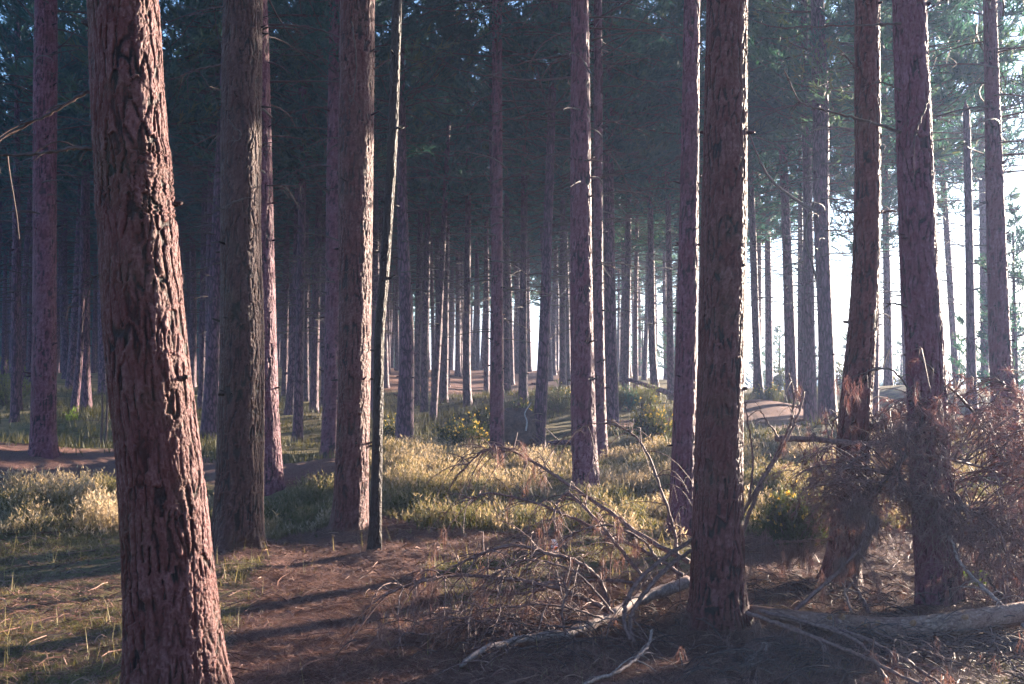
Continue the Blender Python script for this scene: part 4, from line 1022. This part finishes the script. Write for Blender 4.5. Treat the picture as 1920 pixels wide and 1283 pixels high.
# fallen pine top in front of the big trunk
org = P(1205, 1125, 7.2)
top = thing('fallen_treetop', 'fallen dead pine top with arching bare branches and withered needles, left of the big trunk', 'dead branches', org)
branch(top, org, [(862, 1256, 5.75), (905, 1230, 5.95), (1000, 1206, 6.25), (1065, 1190, 6.4), (1130, 1161, 6.75), (1205, 1122, 7.2), (1292, 1092, 7.5)], 7, 27, 1, M_PALE, 'stem', 10, 0.1, sides=10)
for k, (pts, a, b, tw, nd) in enumerate([
    ([(1140, 1137, 6.9), (1125, 1090, 6.9), (1085, 1055, 6.8), (1030, 1038, 6.7), (960, 1022, 6.6), (890, 1045, 6.5), (850, 1062, 6.4)], 13, 4, 16, 0.5),
    ([(1142, 1144, 6.8), (1090, 1120, 6.75), (1000, 1092, 6.6), (900, 1081, 6.5), (840, 1080, 6.4), (760, 1100, 6.2), (720, 1118, 6.2)], 13, 3, 18, 0.35),
    ([(1205, 1080, 7.3), (1150, 1015, 7.5), (1100, 955, 7.6), (1062, 925, 7.7), (1040, 962, 7.6), (1042, 1000, 7.5)], 9, 3, 12, 0.4),
    ([(1292, 1055, 7.4), (1200, 1003, 7.7), (1150, 965, 7.9), (1060, 905, 8.1), (1000, 866, 8.3), (945, 840, 8.4), (900, 851, 8.4), (866, 884, 8.3)], 11, 3, 24, 0.75),
    ([(1280, 1080, 7.3), (1220, 1040, 7.5), (1130, 998, 7.8), (1060, 965, 7.9), (980, 936, 8.0), (910, 925, 8.0), (880, 948, 8.0)], 9, 3, 22, 0.7),
    ([(1272, 1095, 7.5), (1264, 1000, 7.6), (1240, 920, 7.6), (1205, 835, 7.7), (1160, 800, 7.7), (1110, 795, 7.7), (1080, 812, 7.7)], 8, 2, 12, 0.15),
    ([(1302, 1010, 6.95), (1240, 1050, 6.75), (1190, 1100, 6.6), (1170, 1150, 6.5), (1180, 1202, 6.35)], 9, 9, 3, 0.0),
    ([(1302, 1028, 6.98), (1255, 1062, 6.8), (1207, 1115, 6.65), (1182, 1160, 6.5), (1187, 1207, 6.35)], 10, 8, 3, 0.0),
    ([(1195, 1095, 7.2), (1130, 1088, 7.2), (1060, 1095, 7.1), (980, 1112, 7.0), (900, 1105, 6.9)], 9, 3, 10, 0.3),
    ([(1022, 1200, 6.3), (960, 1170, 6.4), (900, 1165, 6.3), (800, 1190, 6.1), (735, 1180, 6.1)], 6, 2, 16, 0.3),
    ([(978, 1206, 6.25), (930, 1174, 6.25), (850, 1158, 6.2), (780, 1167, 6.1)], 6, 2, 12, 0.2),
    ([(1060, 1190, 6.35), (1053, 1145, 6.3), (1064, 1110, 6.3), (1052, 1083, 6.3)], 7, 3, 5, 0.2),
    ([(985, 1208, 6.25), (950, 1232, 6.0), (912, 1264, 5.7)], 7, 3, 8, 0.2),
    ([(1240, 1060, 7.3), (1200, 1010, 7.3), (1130, 985, 7.2), (1060, 1010, 7.1), (1030, 1060, 7.0)], 7, 2, 14, 0.4),
    ([(1150, 1150, 6.7), (1080, 1075, 6.7), (1000, 1050, 6.6), (940, 1070, 6.5), (900, 1120, 6.4)], 6, 2, 14, 0.4),
    ([(1130, 1160, 6.6), (1040, 1135, 6.4), (930, 1140, 6.3), (840, 1150, 6.2)], 6, 2, 14, 0.25)]):
    branch(top, org, pts, a * 0.85, b, 20 + k, M_LIMB, 'branch', int(tw * 2.4), nd * 0.26, (0.12, 0.5))

def loose(name, label, pts, a, b, seed, mat=M_LIMB, tw=6, nd=0.2, **kw):
    o_ = P(*pts[0]); e = thing(name, label, 'branch', o_)
    branch(e, o_, pts, a, b, seed, mat, 'stem', tw, nd, **kw); return e
loose('fallen_branch', 'pale crooked stick lying at the bottom of the frame below the fallen pine top', [(1095, 1284, 5.4), (1160, 1257, 5.68), (1195, 1234, 5.9), (1216, 1208, 6.1), (1222, 1182, 6.2)], 6, 5, 60, M_PALE, 5, 0)
e = loose('dead_branch', 'bare forked dead branch rising to the right of the big trunk', [(1392, 1000, 7.3), (1428, 905, 7.3), (1468, 840, 7.3), (1498, 775, 7.35), (1508, 735, 7.4)], 8, 3, 61, M_LIMB, 10, 0.15, tl=(0.08, 0.25))
o_ = P(1392, 1000, 7.3)
branch(e, o_, [(1395, 960, 7.3), (1440, 880, 7.32), (1480, 800, 7.35), (1488, 740, 7.4), (1478, 700, 7.4)], 6, 3, 62, M_LIMB, 'branch', 8, 0.1, tl=(0.08, 0.22))
branch(e, o_, [(1470, 838, 7.3), (1445, 800, 7.3), (1425, 770, 7.3)], 4, 2, 63, M_LIMB, 'branch', 3, 0, tl=(0.05, 0.12))
branch(e, o_, [(1405, 940, 7.3), (1412, 860, 7.35), (1402, 790, 7.3), (1396, 750, 7.3)], 5, 2, 64, M_LIMB, 'branch', 5, 0.2, tl=(0.05, 0.15))
loose('fallen_branch', 'branch hung with a thick tassel of brown needles in front of the low gorse', [(1560, 1012, 8.2), (1500, 1015, 7.8), (1440, 1020, 7.5), (1400, 1035, 7.35)], 6, 3, 65, M_LIMB, 16, 0.95, tl=(0.06, 0.16), k=50)
loose('fallen_branch', 'diagonal branch carrying a large bunch of reddish dead needles above the log', [(1488, 1148, 7.0), (1560, 1082, 7.1), (1610, 1030, 7.15), (1635, 985, 7.2), (1625, 955, 7.2), (1600, 960, 7.2)], 9, 3, 66, M_LIMB, 34, 1.0, tl=(0.05, 0.2), k=55)
for k, (pts, a, b, m_, lb) in enumerate([
    ([(1400, 1148, 6.75), (1500, 1185, 6.4), (1600, 1225, 6.05), (1735, 1290, 5.5)], 9, 6, M_LIMB, 'longest of the brown branches slanting down in front of the log'),
    ([(1425, 1146, 6.9), (1530, 1172, 6.55), (1610, 1205, 6.3), (1655, 1262, 5.8), (1670, 1290, 5.6)], 8, 4, M_LIMB, 'brown branch in front of the log that bends steeply down to the bottom edge'),
    ([(1530, 1172, 6.6), (1610, 1192, 6.4), (1700, 1240, 5.95), (1775, 1292, 5.5)], 8, 5, M_LIMB, 'branch slanting from the middle of the log to the bottom edge, rightmost of three'),
    ([(1925, 1180, 6.5), (1850, 1108, 6.85), (1800, 1055, 7.05), (1782, 1005, 7.15)], 8, 4, M_PALE, 'pale stick leaning over the log near the right edge'),
    ([(1895, 1148, 7.1), (1870, 1110, 7.2), (1850, 1080, 7.3)], 7, 4, M_TWIG, 'short grey stick standing behind the log right of the leaning pale stick'),
    ([(1597, 1150, 7.2), (1584, 1110, 7.25), (1586, 1085, 7.3)], 5, 3, M_PALE, 'bluish grey upright stick behind the log, left of a pair'),
    ([(1630, 1152, 7.2), (1612, 1115, 7.25), (1597, 1092, 7.3)], 9, 6, M_LIMB, 'broken brown stake leaning behind the log, right of a pair'),
    ([(1385, 1252, 5.9), (1410, 1252, 5.9), (1432, 1232, 6.0), (1438, 1208, 6.1)], 7, 4, M_PALE, 'curled pale branch end amid dead needles at the foot of the big trunk'),
    ([(1640, 1185, 6.6), (1720, 1215, 6.2), (1790, 1240, 5.9)], 4, 2, M_LIMB, 'thin arching twig below the middle of the log'),
    ([(1920, 1283, 5.6), (1870, 1215, 6.1), (1855, 1170, 6.5)], 4, 3, M_LIMB, 'thin bowed branch in front of the log at the bottom right corner')]):
    if k in (0, 1, 2, 8): pts = [(a_, b_, c_ * 0.93) for a_, b_, c_ in pts]
    loose('fallen_branch', lb, pts, a, b, 70 + k, m_, 12 if a > 7 else 6, 0.45 if k in (0, 1, 7) else 0.2, tl=(0.08, 0.35))

# fallen log
def log_mesh(pts, w, seed, mat, sides=90, n=500, amp=0.006, cell=0.03, knots=8):
    o_ = P(*pts[0]); p = pp(pts, n) - o_; d_ = np.interp(np.linspace(0, 1, n), np.linspace(0, 1, len(pts)), [c for _, _, c in pts])
    r = np.interp(np.linspace(0, 1, n), np.linspace(0, 1, len(w)), w) * d_ / FPX / 2
    t = np.gradient(p, axis=0); t /= np.linalg.norm(t, axis=1)[:, None]
    s = np.cross(t, [0, 0, 1.0]); s /= np.linalg.norm(s, axis=1)[:, None]; q = np.cross(s, t)
    th = np.arange(sides) * 2 * math.pi / sides
    L = np.concatenate([[0], np.cumsum(np.linalg.norm(np.diff(p, axis=0), axis=1))])
    cp = np.stack([r[:, None] * np.cos(th), r[:, None] * np.sin(th), np.broadcast_to(L[:, None], (n, sides))], -1).reshape(-1, 3)
    h = bark_height(cp, cell, seed, 1.2).reshape(n, sides)
    rr = r[:, None] * (1 + 0.06 * np.sin(th * 2 + L[:, None] * 3)) + amp * (h - 0.6)
    v = (p[:, None] + rr[..., None] * (np.cos(th)[None, :, None] * s[:, None] + np.sin(th)[None, :, None] * q[:, None])).reshape(-1, 3)
    A = Acc(); i = np.arange(n - 1)[:, None] * sides; j = np.arange(sides)[None]; jn = (j + 1) % sides
    A.add(v, None, np.stack([i + j, i + jn, i + sides + jn, i + sides + j], -1).reshape(-1, 4), h.ravel())
    for e0, e1 in ((0, 0), (n - 1, (n - 1) * sides)):
        A.add([p[e0]], None, None, 0.9); A.t.append(np.array([[e1 + k, e1 + (k + 1) % sides, A.n - 1] for k in range(sides)]))
    return o_, mesh('log', A, mat), p, r
M_LOG = bark_near('log_bark', (0.13, 0.075, 0.065), (0.22, 0.12, 0.088), (0.36, 0.23, 0.18), 0.25)
o_, me, p, r = log_mesh([(1392, 1142, 6.95), (1500, 1160, 6.65), (1600, 1173, 6.5), (1700, 1179, 6.45), (1800, 1168, 6.5), (1920, 1150, 6.6), (2100, 1120, 6.8)], [18, 30, 37, 40, 41, 41, 41], 5, M_LOG)
e = thing('fallen_log', 'pale brown fallen log lying across the ground right of the big trunk', 'log', o_)
obj('trunk', me, e)
g = np.random.default_rng(4)
for k, f in enumerate([0.30, 0.34, 0.42, 0.47, 0.60, 0.78]):
    B = Acc(); j = int(f * 499 * 0.85); a = g.uniform(-0.3, 0.9)
    dr = np.array([g.normal() * 0.2, -math.cos(a), math.sin(a)]); dr /= np.linalg.norm(dr)
    tube(B, [p[j] + dr * r[j] * 0.7, p[j] + dr * (r[j] + 0.012), p[j] + dr * (r[j] + 0.028)], [0.022, 0.017, 0.010], 9, rough=0.4, seed=k)
    obj('branch_stub', mesh('branch_stub', B, wood('orange_stub', (0.20, 0.09, 0.045), (0.34, 0.18, 0.10), 60) if k == 0 else bpy.data.materials['orange_stub']), e)

# the dead brown thicket: a whole dead crown lying among the trunks on the right
org = P(1920, 930, 8.2)
th_ = thing('fallen_dead_tree', 'dense purple-brown thicket of dead twigs and needles around the trunks at the right', 'dead tree crown', org)
limbs_ = [[(1452, 822, 8.3), (1520, 824, 8.2), (1600, 832, 8.0), (1660, 834, 7.7), (1700, 852, 7.3), (1760, 858, 7.2), (1850, 880, 7.6), (1960, 930, 8.0)],
          [(1960, 960, 8.0), (1880, 860, 7.9), (1830, 780, 7.9), (1770, 715, 7.6), (1722, 668, 7.3)],
          [(1990, 900, 8.4), (1930, 800, 8.6), (1905, 740, 8.7), (1860, 705, 8.8)],
          [(1700, 852, 7.3), (1660, 900, 7.4), (1620, 960, 7.6), (1570, 1010, 7.8)],
          [(1980, 1080, 7.6), (1900, 1010, 7.5), (1820, 960, 7.3), (1740, 930, 7.2), (1680, 940, 7.3)],
          [(1680, 835, 8.2), (1640, 790, 8.4), (1600, 770, 8.5), (1560, 790, 8.6)],
          [(1690, 840, 7.4), (1730, 780, 7.4), (1680, 700, 7.5), (1640, 690, 7.6)],
          [(1990, 1000, 9.0), (1900, 920, 9.2), (1800, 900, 9.3), (1700, 960, 9.2)]]
LP = []
for k, l in enumerate(limbs_):
    branch(th_, org, l, [13, 9, 9, 9, 10, 6, 5, 9][k], 3, 90 + k, M_LIMB if k in (0, 4) else M_TWIG, 'limb', 12, 0.3, ndl=M_THICKET)
    LP.append(pp(l))
LP = np.concatenate(LP)
g = np.random.default_rng(31)
TW = Acc(); NC = []; ND = []
def in_thicket(px, py):
    top_ = np.interp(px, [1480, 1540, 1600, 1660, 1720, 1780, 1850, 1920, 2000], [880, 830, 800, 765, 725, 740, 735, 720, 700])
    bot_ = np.interp(px, [1480, 1540, 1600, 1660, 1720, 1780, 1850, 1920, 2000], [900, 985, 970, 930, 985, 1090, 1130, 1140, 1150])
    w1_ = 90 * (vnoise([[px / 28, 3.5, 0.5]], 8)[0] - 0.35); w2_ = 150 * (vnoise([[px / 34, 7.5, 0.5]], 9)[0] - 0.45)
    return top_ + w1_ < py < bot_ - w2_
cnt = 0
while cnt < 560:
    px, py = g.uniform(1480, 1990), g.uniform(680, 1150)
    if not in_thicket(px, py) or vnoise([[px / 70, py / 70, 0.5]], 5)[0] < 0.30: continue
    d_ = g.uniform(7.15, 9.4)
    if g.random() < 0.25: d_ = g.uniform(7.0, 7.5)
    cnt += 1
    tgt = P(px, py, d_)
    dist = np.linalg.norm(LP - tgt, axis=1); j = np.argsort(dist)[g.integers(0, 10)]
    s0 = LP[j]
    mid = (s0 + tgt) / 2 + [g.normal() * 0.06, g.normal() * 0.06, 0.10 + g.normal() * 0.08]
    q = smooth_path([s0, mid, tgt, tgt + [g.normal() * 0.05, g.normal() * 0.05, -0.1]], 10) - org
    tube(TW, q, np.linspace(0.006, 0.0022, 10), 4, cap=False)
    for m_ in range(9):
        b = q[g.integers(3, 10)]; dr = g.normal(0, 1, 3); dr[2] = dr[2] * 0.6 - 0.2; dr /= np.linalg.norm(dr)
        q2 = droop(TW, b, dr, g.uniform(0.08, 0.26), g, r=0.0025, sag=0.5, n=5)
        for f_ in range(2 if g.random() < .32 else 0):
            c = q2[g.integers(2, 5)]; NC.append(c); ND.append(dr * 0.5 + [0, 0, -0.5])
obj('twigs', mesh('twigs', TW, wood('thicket_twig', (0.06, 0.028, 0.026), (0.19, 0.10, 0.09))), th_)
NC = np.array(NC); ND = np.array(ND)
V_, F_ = tuft_tris(NC, ND, 0.06, 0.0036, 18, g, 1.0)
A = Acc(); A.add(V_, F_, None, np.repeat(np.clip(g.normal(0.45, 0.22, len(NC)), 0, 1), 54)); obj('dead_needles', mesh('dead_needles', A, M_THICKET, False), th_)

# brush heaps lying low on the ground round the fallen pine top and in front of the log
def brush(name, label, area, n, seed, dens=0.3, nm=M_BROWN):
    g = np.random.default_rng(seed); o_ = P(*area[0]); e = thing(name, label, 'dead branches', o_)
    A = Acc(); Nn = Acc()
    for i_ in range(n):
        a_ = area[g.integers(0, len(area))]
        d_ = a_[2] * g.uniform(0.93, 1.07); px = a_[0] + g.normal() * 70
        x_ = (px - 960) / FPX * d_; z_ = float(gz([x_], [d_])[0]) + abs(g.normal()) * 0.06
        an = g.random() * 6.28; L = g.uniform(0.12, 0.5)
        dr = np.array([math.cos(an), math.sin(an) * 0.6, g.uniform(0.1, 0.7)])
        q = droop(A, np.array([x_, d_, z_]) - o_, dr, L, g, r=g.uniform(0.002, 0.005), sag=g.uniform(0.5, 1.1), n=7)
        if g.random() < 0.5: droop(A, q[3], g.normal(0, .6, 3), L * 0.4, g, r=0.002, sag=0.6)
        if g.random() < dens: hang(Nn, [q[-1], q[-2]], g, k=24)
    obj('twigs', mesh('twigs', A, M_TWIG), e); obj('dead_needles', mesh('dead_needles', Nn, nm, False), e)
brush('brush_pile', 'tangle of thin twigs under the fallen pine top', [(1150, 1120, 7.1), (1060, 1130, 6.9), (960, 1130, 6.6), (860, 1150, 6.4), (1230, 1130, 7.0), (1000, 1210, 6.2), (1100, 1200, 6.2)], 330, 1, 0.2)
brush('brush_pile', 'heap of brown needles and curled twigs at the right foot of the big trunk', [(1420, 1220, 6.1), (1450, 1250, 5.8), (1500, 1230, 6.0), (1560, 1240, 5.9)], 230, 2, 0.6)
brush('brush_pile', 'loose twigs lying along the near side of the log', [(1600, 1220, 6.2), (1700, 1230, 6.1), (1800, 1220, 6.2), (1880, 1230, 6.1)], 200, 3, 0.15)
brush('brush_pile', 'tangle of thin twigs behind the log below the low gorse', [(1440, 1090, 8.0), (1500, 1080, 8.0), (1560, 1100, 7.7), (1680, 1100, 7.7), (1860, 1100, 7.7)], 260, 4, 0.3)

# small dead branches still on the nearest trunks
def limbs_on(idx, lst):
    e = [o for o in COL.objects if o.get('label') == T[idx][4]][0]; o_ = np.array(e.location)
    for k, (pts, a, b) in enumerate(lst):
        branch(e, o_, pts, a, b, 900 + idx * 10 + k, M_TWIG if b < 9 else M_LIMB, 'dead_branch', 4, 0, tl=(0.05, 0.3), sub=False)
limbs_on(0, [([(186, 168, 4.9), (150, 180, 4.9), (90, 215, 4.9), (30, 245, 4.9), (-40, 285, 4.9)], 7, 4), ([(192, 282, 4.9), (140, 278, 4.9), (80, 288, 4.9), (-30, 292, 4.9)], 8, 5),
             ([(206, 512, 4.8), (185, 516, 4.8), (168, 522, 4.8)], 6, 2)])
limbs_on(1, [([(470, 372, 9.4), (440, 378, 9.3), (418, 392, 9.3), (398, 382, 9.3)], 5, 2), ([(428, 222, 9.35), (440, 240, 9.3), (452, 250, 9.3), (446, 264, 9.3), (436, 258, 9.3)], 3, 2),
             ([(425, 245, 9.6), (385, 262, 9.6), (330, 292, 9.6)], 4, 1), ([(425, 120, 9.6), (375, 130, 9.6), (320, 150, 9.6)], 5, 2), ([(500, 348, 9.6), (550, 348, 9.6), (600, 340, 9.6)], 3, 1)])
limbs_on(4, [([(660, 40, 10.4), (668, 120, 10.3), (660, 190, 10.3), (650, 170, 10.3)], 3, 1), ([(700, 130, 10.6), (740, 110, 10.6), (800, 120, 10.6)], 4, 1)])
limbs_on(13, [([(1690, 248, 7.6), (1620, 226, 7.5), (1550, 208, 7.4), (1500, 190, 7.4), (1470, 130, 7.4)], 6, 2), ([(1688, 170, 7.6), (1660, 156, 7.6), (1640, 154, 7.6)], 5, 2), ([(1740, 190, 7.5), (1725, 230, 7.4), (1712, 268, 7.4)], 3, 1),
              ([(1688, 45, 7.6), (1600, 48, 7.6), (1500, 52, 7.6)], 5, 2), ([(1700, 575, 7.5), (1680, 570, 7.4), (1662, 570, 7.4)], 5, 2)])
limbs_on(12, [([(1608, 135, 8.4), (1590, 110, 8.4), (1572, 100, 8.4)], 6, 2), ([(1655, 398, 8.4), (1700, 395, 8.4)], 4, 1), ([(1606, 400, 8.4), (1580, 396, 8.4)], 5, 2)])
limbs_on(16, [([(1536, 205, 22), (1545, 160, 21.8), (1530, 105, 21.8), (1480, 80, 21.8)], 9, 3), ([(1540, 400, 22), (1500, 380, 22), (1440, 330, 22), (1400, 240, 22)], 8, 3), ([(1526, 380, 22), (1510, 440, 22), (1530, 520, 21.9)], 6, 4)])
limbs_on(8, [([(1070, 45, 13.5), (1052, 44, 13.5)], 8, 4), ([(1072, 145, 13.5), (1000, 150, 13.5), (900, 140, 13.5), (820, 120, 13.5)], 5, 1), ([(1108, 75, 13.5), (1180, 60, 13.5), (1280, 50, 13.5)], 5, 1)])

# the distant fallen trunks, the root plate, thin poles, the scrap of litter
def far_log(name, label, pts, w):
    o_ = P(*pts[0]); e = thing(name, label, 'log', o_); A = Acc(); p = pp(pts, 14) - o_
    tube(A, p, np.array(w[0]) + (w[1] - w[0]) * np.linspace(0, 1, 14), 10, rough=0.12, seed=3); obj('trunk', mesh('trunk', A, M_BARK_FAR), e)
    g = np.random.default_rng(int(pts[0][0])); B = Acc()
    for k in range(5):
        j = g.integers(2, 12); droop(B, p[j], np.array([g.normal() * .5, -0.3, 0.8]), g.uniform(.2, .6), g, r=0.012, sag=0.2)
    obj('broken_branches', mesh('broken_branches', B, M_TWIG), e)
far_log('fallen_log', 'distant fallen trunk propped slanting between trees in the bright gap', [(1165, 708, 34.5), (1210, 722, 34.5), (1268, 742, 34.8)], (0.06, 0.10))
far_log('fallen_log', 'low dark fallen trunk lying in the heather behind the lone mauve pine', [(1025, 832, 21), (1060, 830, 21), (1140, 836, 21)], (0.05, 0.06))

o_ = P(968, 840, 21.5); e = thing('uprooted_root_plate', 'torn-up root plate of a fallen tree, dark and ragged, right of the slim rim-lit pine', 'root plate', o_)
g = np.random.default_rng(8); A = Acc(); nr, ns = 14, 28
ang_ = np.arange(ns) * 6.2832 / ns
vv = []
for side in (1, -1):
    for i_ in range(nr):
        f = i_ / (nr - 1); rad = 0.48 * f * (1 + 0.25 * (fbm(np.stack([np.cos(ang_) * 2, np.sin(ang_) * 2, np.full(ns, 3.0)], 1), 3, 2) - 0.5) * 2)
        q = np.stack([np.cos(ang_) * rad * 1.0, np.zeros(ns), 0.42 + np.sin(ang_) * rad * 0.95], 1)
        q[:, 1] = -side * (0.20 * (1 - f ** 2)) + 0.10 * (fbm(q * 7 + side * 9, 3, 4) - 0.5) * (f < 1)
        vv.append(q)
vv = np.concatenate(vv); fq = []
for sd2 in (0, 1):
    for i_ in range(nr - 1):
        for j_ in range(ns):
            b0 = (sd2 * nr + i_) * ns; fq.append([b0 + j_, b0 + (j_ + 1) % ns, b0 + ns + (j_ + 1) % ns, b0 + ns + j_])
A.add(vv, None, fq); obj('soil', mesh('soil', A, wood('root_soil', (0.05, 0.03, 0.028), (0.13, 0.08, 0.07), 12, 0.9)), e)
B = Acc()
for k in range(34):
    a = g.random() * 6.28; c_ = np.array([math.cos(a) * 0.38, -0.05, 0.42 + math.sin(a) * 0.38]); dr = np.array([math.cos(a), g.normal() * .5, math.sin(a) * 0.8])
    droop(B, c_, dr, g.uniform(0.15, 0.45), g, r=g.uniform(0.008, 0.02), sag=0.4)
obj('roots', mesh('roots', B, M_LIMB), e)
B = Acc(); tube(B, pp([(986, 808, 21.2), (988, 790, 21.2), (984, 775, 21.2), (996, 755, 21.2)], 12) - o_, np.linspace(0.022, 0.010, 12), 6)
obj('bleached_root', mesh('bleached_root', B, wood('bleached', (0.25, 0.23, 0.23), (0.4, 0.38, 0.38))), e)['label'] = 'bleached white root'

for px, top_, lb in [(188, 715, 'thin dead pole in the hollow, left of two beside the thickest trunk'), (197, 690, 'thin dead pole in the hollow, right of two beside the thickest trunk')]:
    o_ = P(px, 826, 20.5); o_[2] = float(gz([o_[0]], [o_[1]])[0]); e = thing('dead_pole', lb, 'dead sapling', o_)
    B = Acc(); tp = P(px + 3, top_, 20.5) - o_; tube(B, smooth_path([[0, 0, -0.1], tp * 0.5 + [0.03, 0, 0], tp], 8), np.linspace(0.032, 0.014, 8), 7)
    obj('stem', mesh('stem', B, M_TWIG), e); g = np.random.default_rng(px); B = Acc()
    for k in range(5): droop(B, tp * g.uniform(.1, .9), np.array([g.normal(), g.normal(), .2]), g.uniform(.15, .5), g, r=0.006, sag=.3)
    obj('twigs', mesh('twigs', B, M_TWIG), e)

# crumpled scrap of white litter with an orange patch
o_ = P(1040, 1040, 9.1); zg = float(gz([o_[0]], [o_[1]])[0]); o_[2] = max(zg, o_[2] - 0.03)
e = thing('paper_scrap', 'crumpled scrap of white litter with an orange patch, behind the fallen pine top', 'litter', o_)
m, t, oo = mat_new('white_paper'); s = N(t, 'ShaderNodeBsdfPrincipled', i_Roughness=0.62); s.inputs['Base Color'].default_value = (0.75, 0.73, 0.68, 1); t.links.new(s.outputs[0], oo.inputs[0])
m2, t, oo = mat_new('orange_patch'); s = N(t, 'ShaderNodeBsdfPrincipled', i_Roughness=0.62); s.inputs['Base Color'].default_value = (0.75, 0.16, 0.01, 1); t.links.new(s.outputs[0], oo.inputs[0])
g = np.random.default_rng(12)
def crumple(w_, h_, off, amp, seed):
    nx_, nz_ = 12, 16; q = np.array([[(a / (nx_ - 1) - .5) * w_ * (1 - 0.25 * (b / nz_)), 0, b / (nz_ - 1) * h_] for b in range(nz_) for a in range(nx_)])
    dsp = (fbm(q * 45, 2, seed) - .5); q[:, 1] = dsp * amp + off; q[:, 0] += (fbm(q * 30 + 9, 2, seed + 3) - .5) * amp * .5
    F_ = [[b * nx_ + a, b * nx_ + a + 1, (b + 1) * nx_ + a + 1, (b + 1) * nx_ + a] for b in range(nz_ - 1) for a in range(nx_ - 1)]
    A = Acc(); A.add(q, None, F_); A.add(q + [0, 0.0015, 0], None, [f[::-1] for f in F_]); return A
obj('sheet', mesh('sheet', crumple(0.07, 0.13, 0, 0.05, 2), m, False), e)
A = crumple(0.028, 0.035, -0.02, 0.02, 2)
ob = obj('patch', mesh('patch', A, m2, False), e, (0.012, -0.006, 0.035))

# ------------------------------------------------------------------ unseen pines added off to the right to shade the floor
SHADE = []
g = np.random.default_rng(17)
for k, (x_, y_) in enumerate(SHADE_XY):
    z_ = float(gz([x_], [y_])[0]); s = g.uniform(0.9, 1.3)
    e = thing('pine_tree', 'unseen tall pine added outside the frame to cast shade from the sunward side', 'tree', (x_, y_, z_), 'unseen pines added to cast shade')
    me, pth = ST[k % 14]; obj('trunk', me, e, (0, 0, 0), 0, (s, s, 1))
    cm = HI[k % 5]; zc = g.uniform(5.6, 7.2); rz = g.random() * 6
    obj('crown', cm[0], e, (0, 0, zc), rz, (1, 1, (14.5 - zc) / 8)); obj('limbs', cm[1], e, (0, 0, zc), rz, (1, 1, (14.5 - zc) / 8))

# ------------------------------------------------------------------ haze
m = bpy.data.materials.new('haze'); m.use_nodes = True; t = m.node_tree
for n_ in list(t.nodes): t.nodes.remove(n_)
o = t.nodes.new('ShaderNodeOutputMaterial'); v_ = t.nodes.new('ShaderNodeVolumePrincipled')
v_.inputs['Color'].default_value = (0.46, 0.60, 1.0, 1); v_.inputs['Density'].default_value = HAZE_DENSITY
v_.inputs['Anisotropy'].default_value = 0.4
t.links.new(v_.outputs[0], o.inputs['Volume'])
A = Acc(); x0, x1, y0, y1, z0, z1 = -652, 662, -330, 662, -8, 22
A.add([(x0, y0, z0), (x1, y0, z0), (x1, y1, z0), (x0, y1, z0), (x0, y0, z1), (x1, y0, z1), (x1, y1, z1), (x0, y1, z1)], None,
      [[0, 3, 2, 1], [4, 5, 6, 7], [0, 1, 5, 4], [1, 2, 6, 5], [2, 3, 7, 6], [3, 0, 4, 7]])
tag(obj('haze', mesh('haze', A, m, False)), 'thin morning haze filling the wood', kind='stuff')
